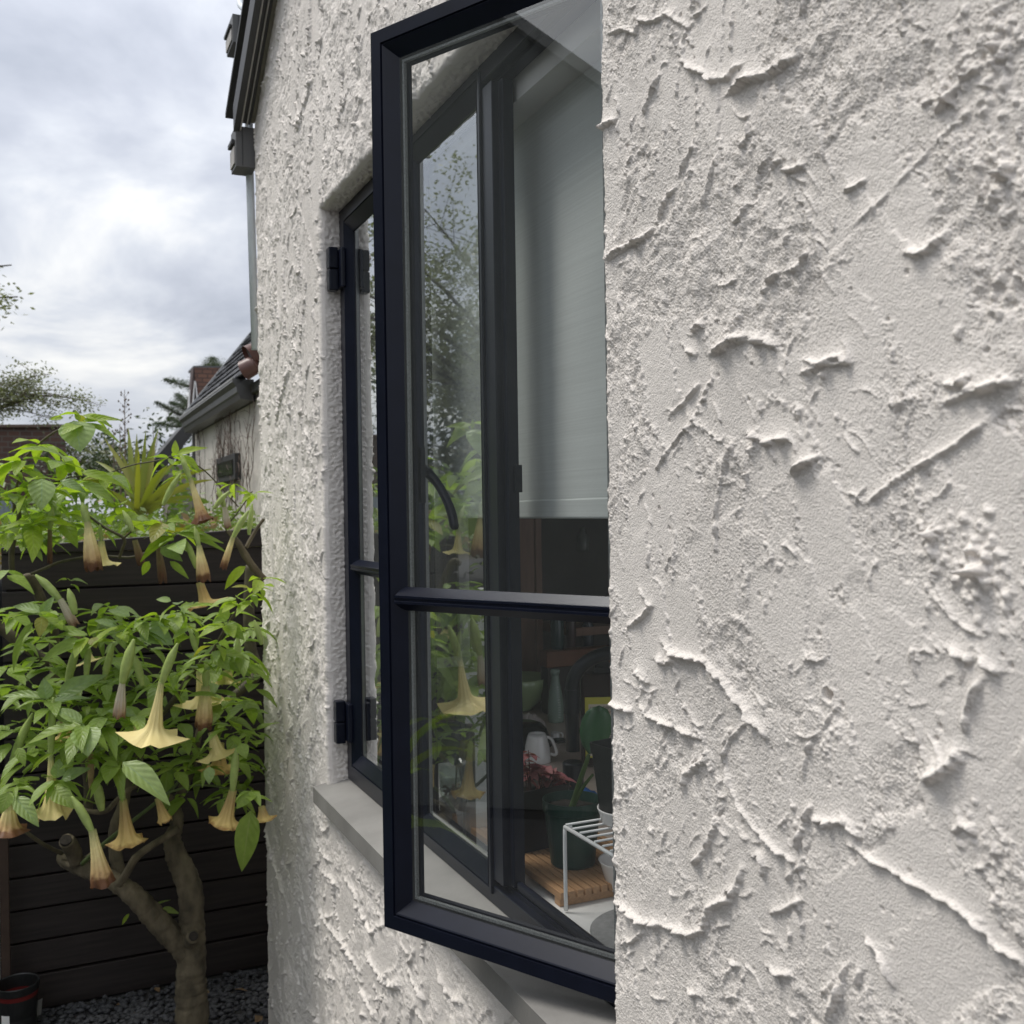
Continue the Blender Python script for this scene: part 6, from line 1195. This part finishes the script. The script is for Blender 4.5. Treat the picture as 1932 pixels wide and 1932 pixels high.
Yk = 5.6; A = lambda u, v: at_y(u, v, Yk)
bf = thing('blue_fence', A(-20, 980), 'pale blue-grey board fence glimpsed behind the leaves at the left edge', 'fence')
for k in range(14): quadbox('plank', [A(-100+9*k, 945), A(-91.6+9*k, 945), A(-91.6+9*k, 1010), A(-100+9*k, 1010)], .02, mat('blue_grey_board', (.25, .29, .34), .7) if k == 0 else bpy.data.materials['blue_grey_board'], bf)
# ------------------------------------------------------------------ trees
def tree_far(name, label, base, trunk_h, limbs, mt_leaf, leaf, per, rad, mt_bark, cat='tree', tr=.12):
    t = thing(name, base, label, cat); b = MB(); base = Vector(base); topp = base+Vector((0, 0, trunk_h)); b.tube([base, base.lerp(topp, .5)+Vector((.05, 0, 0)), topp], [tr, tr*.8, tr*.55], 8); P = []
    for e_, n_, r_ in limbs:
        e_ = Vector(e_); m0 = topp.lerp(e_, .5)+Vector((0, 0, .12*(e_-topp).length)); sp, sr = smooth_path([(topp, tr*.5), (m0, tr*.25), (e_, tr*.06)], 5); b.tube(sp, sr, 5, cap=False)
        for _ in range(int(n_*1.7)):
            tt = gq.random(); q = m0.lerp(e_, tt**.7) if gq.random() < .7 else topp.lerp(m0, .4+.6*gq.random()); c = np.array(q)+gq.normal(0, r_, 3)*np.array([1, 1, .62]); tw = Vector(c); b.tube([q, tw], [max(.002, tr*.05), max(.0015, tr*.02)], 3, cap=False)
            P.append(c + gq.normal(0, rad, (per, 3))*np.array([1, 1, .75]))
    b.build('trunk', mt_bark, t, smooth=True); o = leaf_cloud('crown', np.concatenate(P), leaf, mt_leaf, t); o['kind'] = 'stuff'; return t
MT['treebark'] = mat('tree_bark', (.07, .058, .048), .9, var=.3, vscale=12)
def dirp(az, el, dist): a = math.radians(az); return EYE + Vector((math.sin(a)*dist, math.cos(a)*dist, math.tan(math.radians(el))*dist))
gt_ = random.Random(44); lim = []
for az, el, n_, r_ in ((-6, 13, 10, .22), (-8, 16, 12, .28), (-12, 17, 16, .4), (-12, 12, 16, .4), (-16, 15.5, 22, .42), (-17, 11, 22, .4), (-20, 17.5, 20, .42), (-21, 13, 26, .42), (-24, 17, 24, .42), (-23, 9, 22, .38), (-27, 14, 24, .42), (-30, 17, 20, .4), (-18, 7, 18, .35), (-26, 8, 18, .35), (-33, 12, 18, .4), (-10, 8, 10, .25), (-22.5, 19.5, 8, .3)): lim.append((dirp(az, el, 8.4+gt_.uniform(-.6, .6)), n_, r_))
lim += [(at_f(22, 500, 7.6), 6, .09), (at_f(34, 560, 7.6), 9, .10), (at_f(10, 580, 7.6), 8, .12)]
tree_far('olive_tree', 'broad loose olive-green tree whose leafy twigs enter at the left edge of the sky', dirp(-20, -8.5, 8.6), 1.6, lim, MT['olive_leaf'], .046, 95, .10, MT['treebark'], tr=.08)
lim = [(dirp(az, el, 11.5+gt_.uniform(-.8, .8)), 9, .55) for az, el in ((-10, 1), (-13, 4), (-16, 2), (-18, 6), (-20, 3), (-21, 8), (-23, 5), (-24, 10), (-26, 7), (-28, 3), (-29, 10), (-31, 6), (-34, 8), (-36, 3), (-17, 9), (-13.5, 7))]
tree_far('added_evergreen', 'dense dark evergreen added out of view to darken the reflection in the far panes', dirp(-22, -7, 11.5), 1.2, lim, MT['dark_leaf'], .10, 110, .28, MT['treebark'], tr=.1)  # unseen tree, added to keep bright sky out of the far panes' reflection
lim = [(at_f(u, v, 6.2), n_, r_) for u, v, n_, r_ in ((10, 720, 10, .06), (40, 715, 12, .06), (70, 708, 9, .05), (95, 735, 9, .05), (60, 745, 10, .07), (20, 755, 8, .06), (115, 760, 6, .05), (95, 790, 8, .05), (165, 752, 9, .035), (185, 760, 7, .03), (200, 766, 4, .02), (145, 772, 4, .03), (-30, 730, 8, .1), (85, 705, 4, .03))]
tree_far('twiggy_tree', 'small twiggy tree with sparse grey-green leaves above the brick building', at_f(-40, 960, 6.3), .55, lim, MT['olive_leaf'], .021, 26, .034, MT['drystalk'], tr=.014)
def conifer(base, h, tiers, label):
    t = thing('cedar_tree', base, label, 'tree'); b = MB(); base = Vector(base); b.tube([base, base+Vector((0, 0, h))], [.16, .03], 8); P = []
    for a_, c_, w_ in tiers:
        a_ = Vector(a_); c_ = Vector(c_); b.tube([a_, a_.lerp(c_, .5)-Vector((0, 0, .03)), c_], [.035, .02, .006], 5, cap=False); n_ = 26
        for i in range(n_):
            q = a_.lerp(c_, (i+.5)/n_); wd_ = w_*math.sin(math.pi*(.15+.8*(i+.5)/n_)); P.append(np.array(q)+gq.normal(0, 1, (70, 3))*np.array([wd_*.45, wd_*.8, wd_*.20])-np.array([0, 0, .01]))
    b.build('trunk', MT['treebark'], t); o = leaf_cloud('crown', np.concatenate(P), .05, MT['dark_leaf'], t, .18, .2); o['kind'] = 'stuff'
Fc = 19.0; conifer(at_f(392, 1000, Fc), 2.7, [(at_f(380, 733, Fc), at_f(311, 714, Fc-.6), .20), (at_f(375, 782, Fc), at_f(322, 757, Fc-.5), .19), (at_f(362, 772, Fc), at_f(334, 742, Fc+.3), .18), (at_f(372, 797, Fc), at_f(294, 757, Fc-.8), .13), (at_f(368, 806, Fc), at_f(292, 797, Fc-.8), .19), (at_f(360, 803, Fc), at_f(318, 786, Fc+.2), .16)], 'dark cedar with flat tiered branches left of the brown tiled gable')
Fc = 26; conifer(at_f(402, 900, Fc), 2.4, [(at_f(401, 690, Fc), at_f(401, 674, Fc), .28), (at_f(401, 692, Fc), at_f(390, 690, Fc), .3), (at_f(401, 692, Fc), at_f(412, 690, Fc), .3)], 'distant fir tip just above the brown tiled gable')
for i, (u, v, F, w_, n_, lab) in enumerate(((185, 880, 9.5, .5, 60, 'low grey-green shrub on the skyline beyond the seed stalks'), (300, 905, 7.5, .35, 40, 'dark shrub behind the flax fan'), (215, 905, 8.5, .5, 50, 'darker green bush behind the grey-green shrub'))):
    c0 = at_f(u, v+30, F); P = []; t = thing('shrub', c0, lab, 'shrub', 'shrubs beyond the fence'); b = MB(); rs_ = random.Random(i+50)
    for k in range(n_):
        e_ = c0 + Vector((rs_.gauss(0, w_*.42), rs_.gauss(0, w_*.4), abs(rs_.gauss(.16, .13)))); b.tube([c0+Vector((rs_.uniform(-.1, .1), 0, 0)), e_], [.008, .002], 3, cap=False); P.append(np.array(e_)+gq.normal(0, .05, (40, 3)))
    b.build('stem', MT['drystalk'], t); o = leaf_cloud('foliage', np.concatenate(P), .045, MT['dark_leaf'] if i else MT['olive_leaf'], t); o['kind'] = 'stuff'
P = np.stack([gq.uniform(-1.9, .25, 3600), gq.normal(6.4, .22, 3600), 1.36+.34*gq.random(3600)**1.4*(1+.4*np.sin(gq.uniform(0, 6, 3600)))], -1)
t = thing('low_bed_hedge', (-.8, 6.4, 1.36), 'low ragged hedge running behind the flax at the back of the raised bed', 'hedge'); b = MB()
for k in range(16): b.tube([(-1.9+.14*k, 6.4, 1.34), (-1.88+.14*k, 6.4, 1.6)], [.012, .003], 4)
b.build('stem', MT['bark2'], t); o = leaf_cloud('foliage', P, .06, MT['ground_leaf'], t); o['kind'] = 'stuff'
# ------------------------------------------------------------------ what stands opposite the window (it shows in the glass)
nb_ = thing('neighbour_house', (-4.4, 1.5, 0), 'grey stucco neighbour house with a steep gable, mirrored in the open casement glass', 'house')
sl2 = .805; pk_y = 2.75; zy = lambda y: 4.164-(1.941-y)*sl2
pts = [(-4.0, -3.2, -.02), (-4.0, 5.0, -.02), (-4.0, 5.0, zy(pk_y)-(5.0-pk_y)*sl2-.06), (-4.0, pk_y, zy(pk_y)-.06), (-4.0, -1.2, zy(-1.2)-.06), (-4.0, -3.2, zy(-1.2)-.06)]
b = MB(); n = len(pts); b.add([Vector(p) for p in pts]+[Vector(p)+Vector((-4, 0, 0)) for p in pts], [tuple(range(n)), tuple(range(2*n-1, n-1, -1))]+[(i, n+i, n+(i+1) % n, (i+1) % n) for i in range(n)]); b.build('wall', MT['stucco_grey'], nb_)
b = MB(); 
for (ya, yb2) in ((-1.6, pk_y), (pk_y, 5.4)):
    za_, zb_ = (zy(ya) if ya < pk_y else zy(pk_y)-(ya-pk_y)*sl2), (zy(yb2) if yb2 <= pk_y else zy(pk_y)-(yb2-pk_y)*sl2)
    b.add([(-3.93, ya, za_-.07), (-3.93, yb2, zb_-.07), (-3.93, yb2, zb_), (-3.93, ya, za_), (-8.2, ya, za_-.07), (-8.2, yb2, zb_-.07), (-8.2, yb2, zb_), (-8.2, ya, za_)], [(0,1,2,3),(7,6,5,4),(0,4,5,1),(1,5,6,2),(2,6,7,3),(3,7,4,0)])
b.build('roof', mat('neighbour_roof_edge', (.30, .30, .28), .6), nb_)
b = MB(); b.box((-4.04, .3, 1.0), (-3.97, 1.3, 2.1)); wi = b.build('window', MT['white'], nb_); b = MB(); b.box((-3.968, .36, 1.06), (-3.964, 1.24, 2.04)); b.build('pane', MT['panblack'], wi)
rs_ = random.Random(91)
for i, (x, y, lab) in enumerate(((-1.9, 2.15, 'potted strap-leaved lily opposite the window, the nearer of the two'), (-1.7, 2.75, 'potted strap-leaved lily opposite the window, the farther of the two'))):
    t = thing('lily_clump', (x, y, .4), lab, 'plant', 'lily clumps opposite the window')
    b = MB(); b.lathe([(0, -.41), (.16, -.41), (.2, 0), (.18, 0), (.17, -.04), (0, -.04)], (x, y, .4), 20); b.build('pot', MT['greenpot'], t)
    for k in range(26):
        a = rs_.random()*6.28; r = rs_.uniform(.3, .55); strap((x+.04*math.cos(a), y+.04*math.sin(a), .38), (x+r*math.cos(a), y+r*math.sin(a), rs_.uniform(.42, .95)), .016, MIDG if k % 3 else LIME, t, .28)
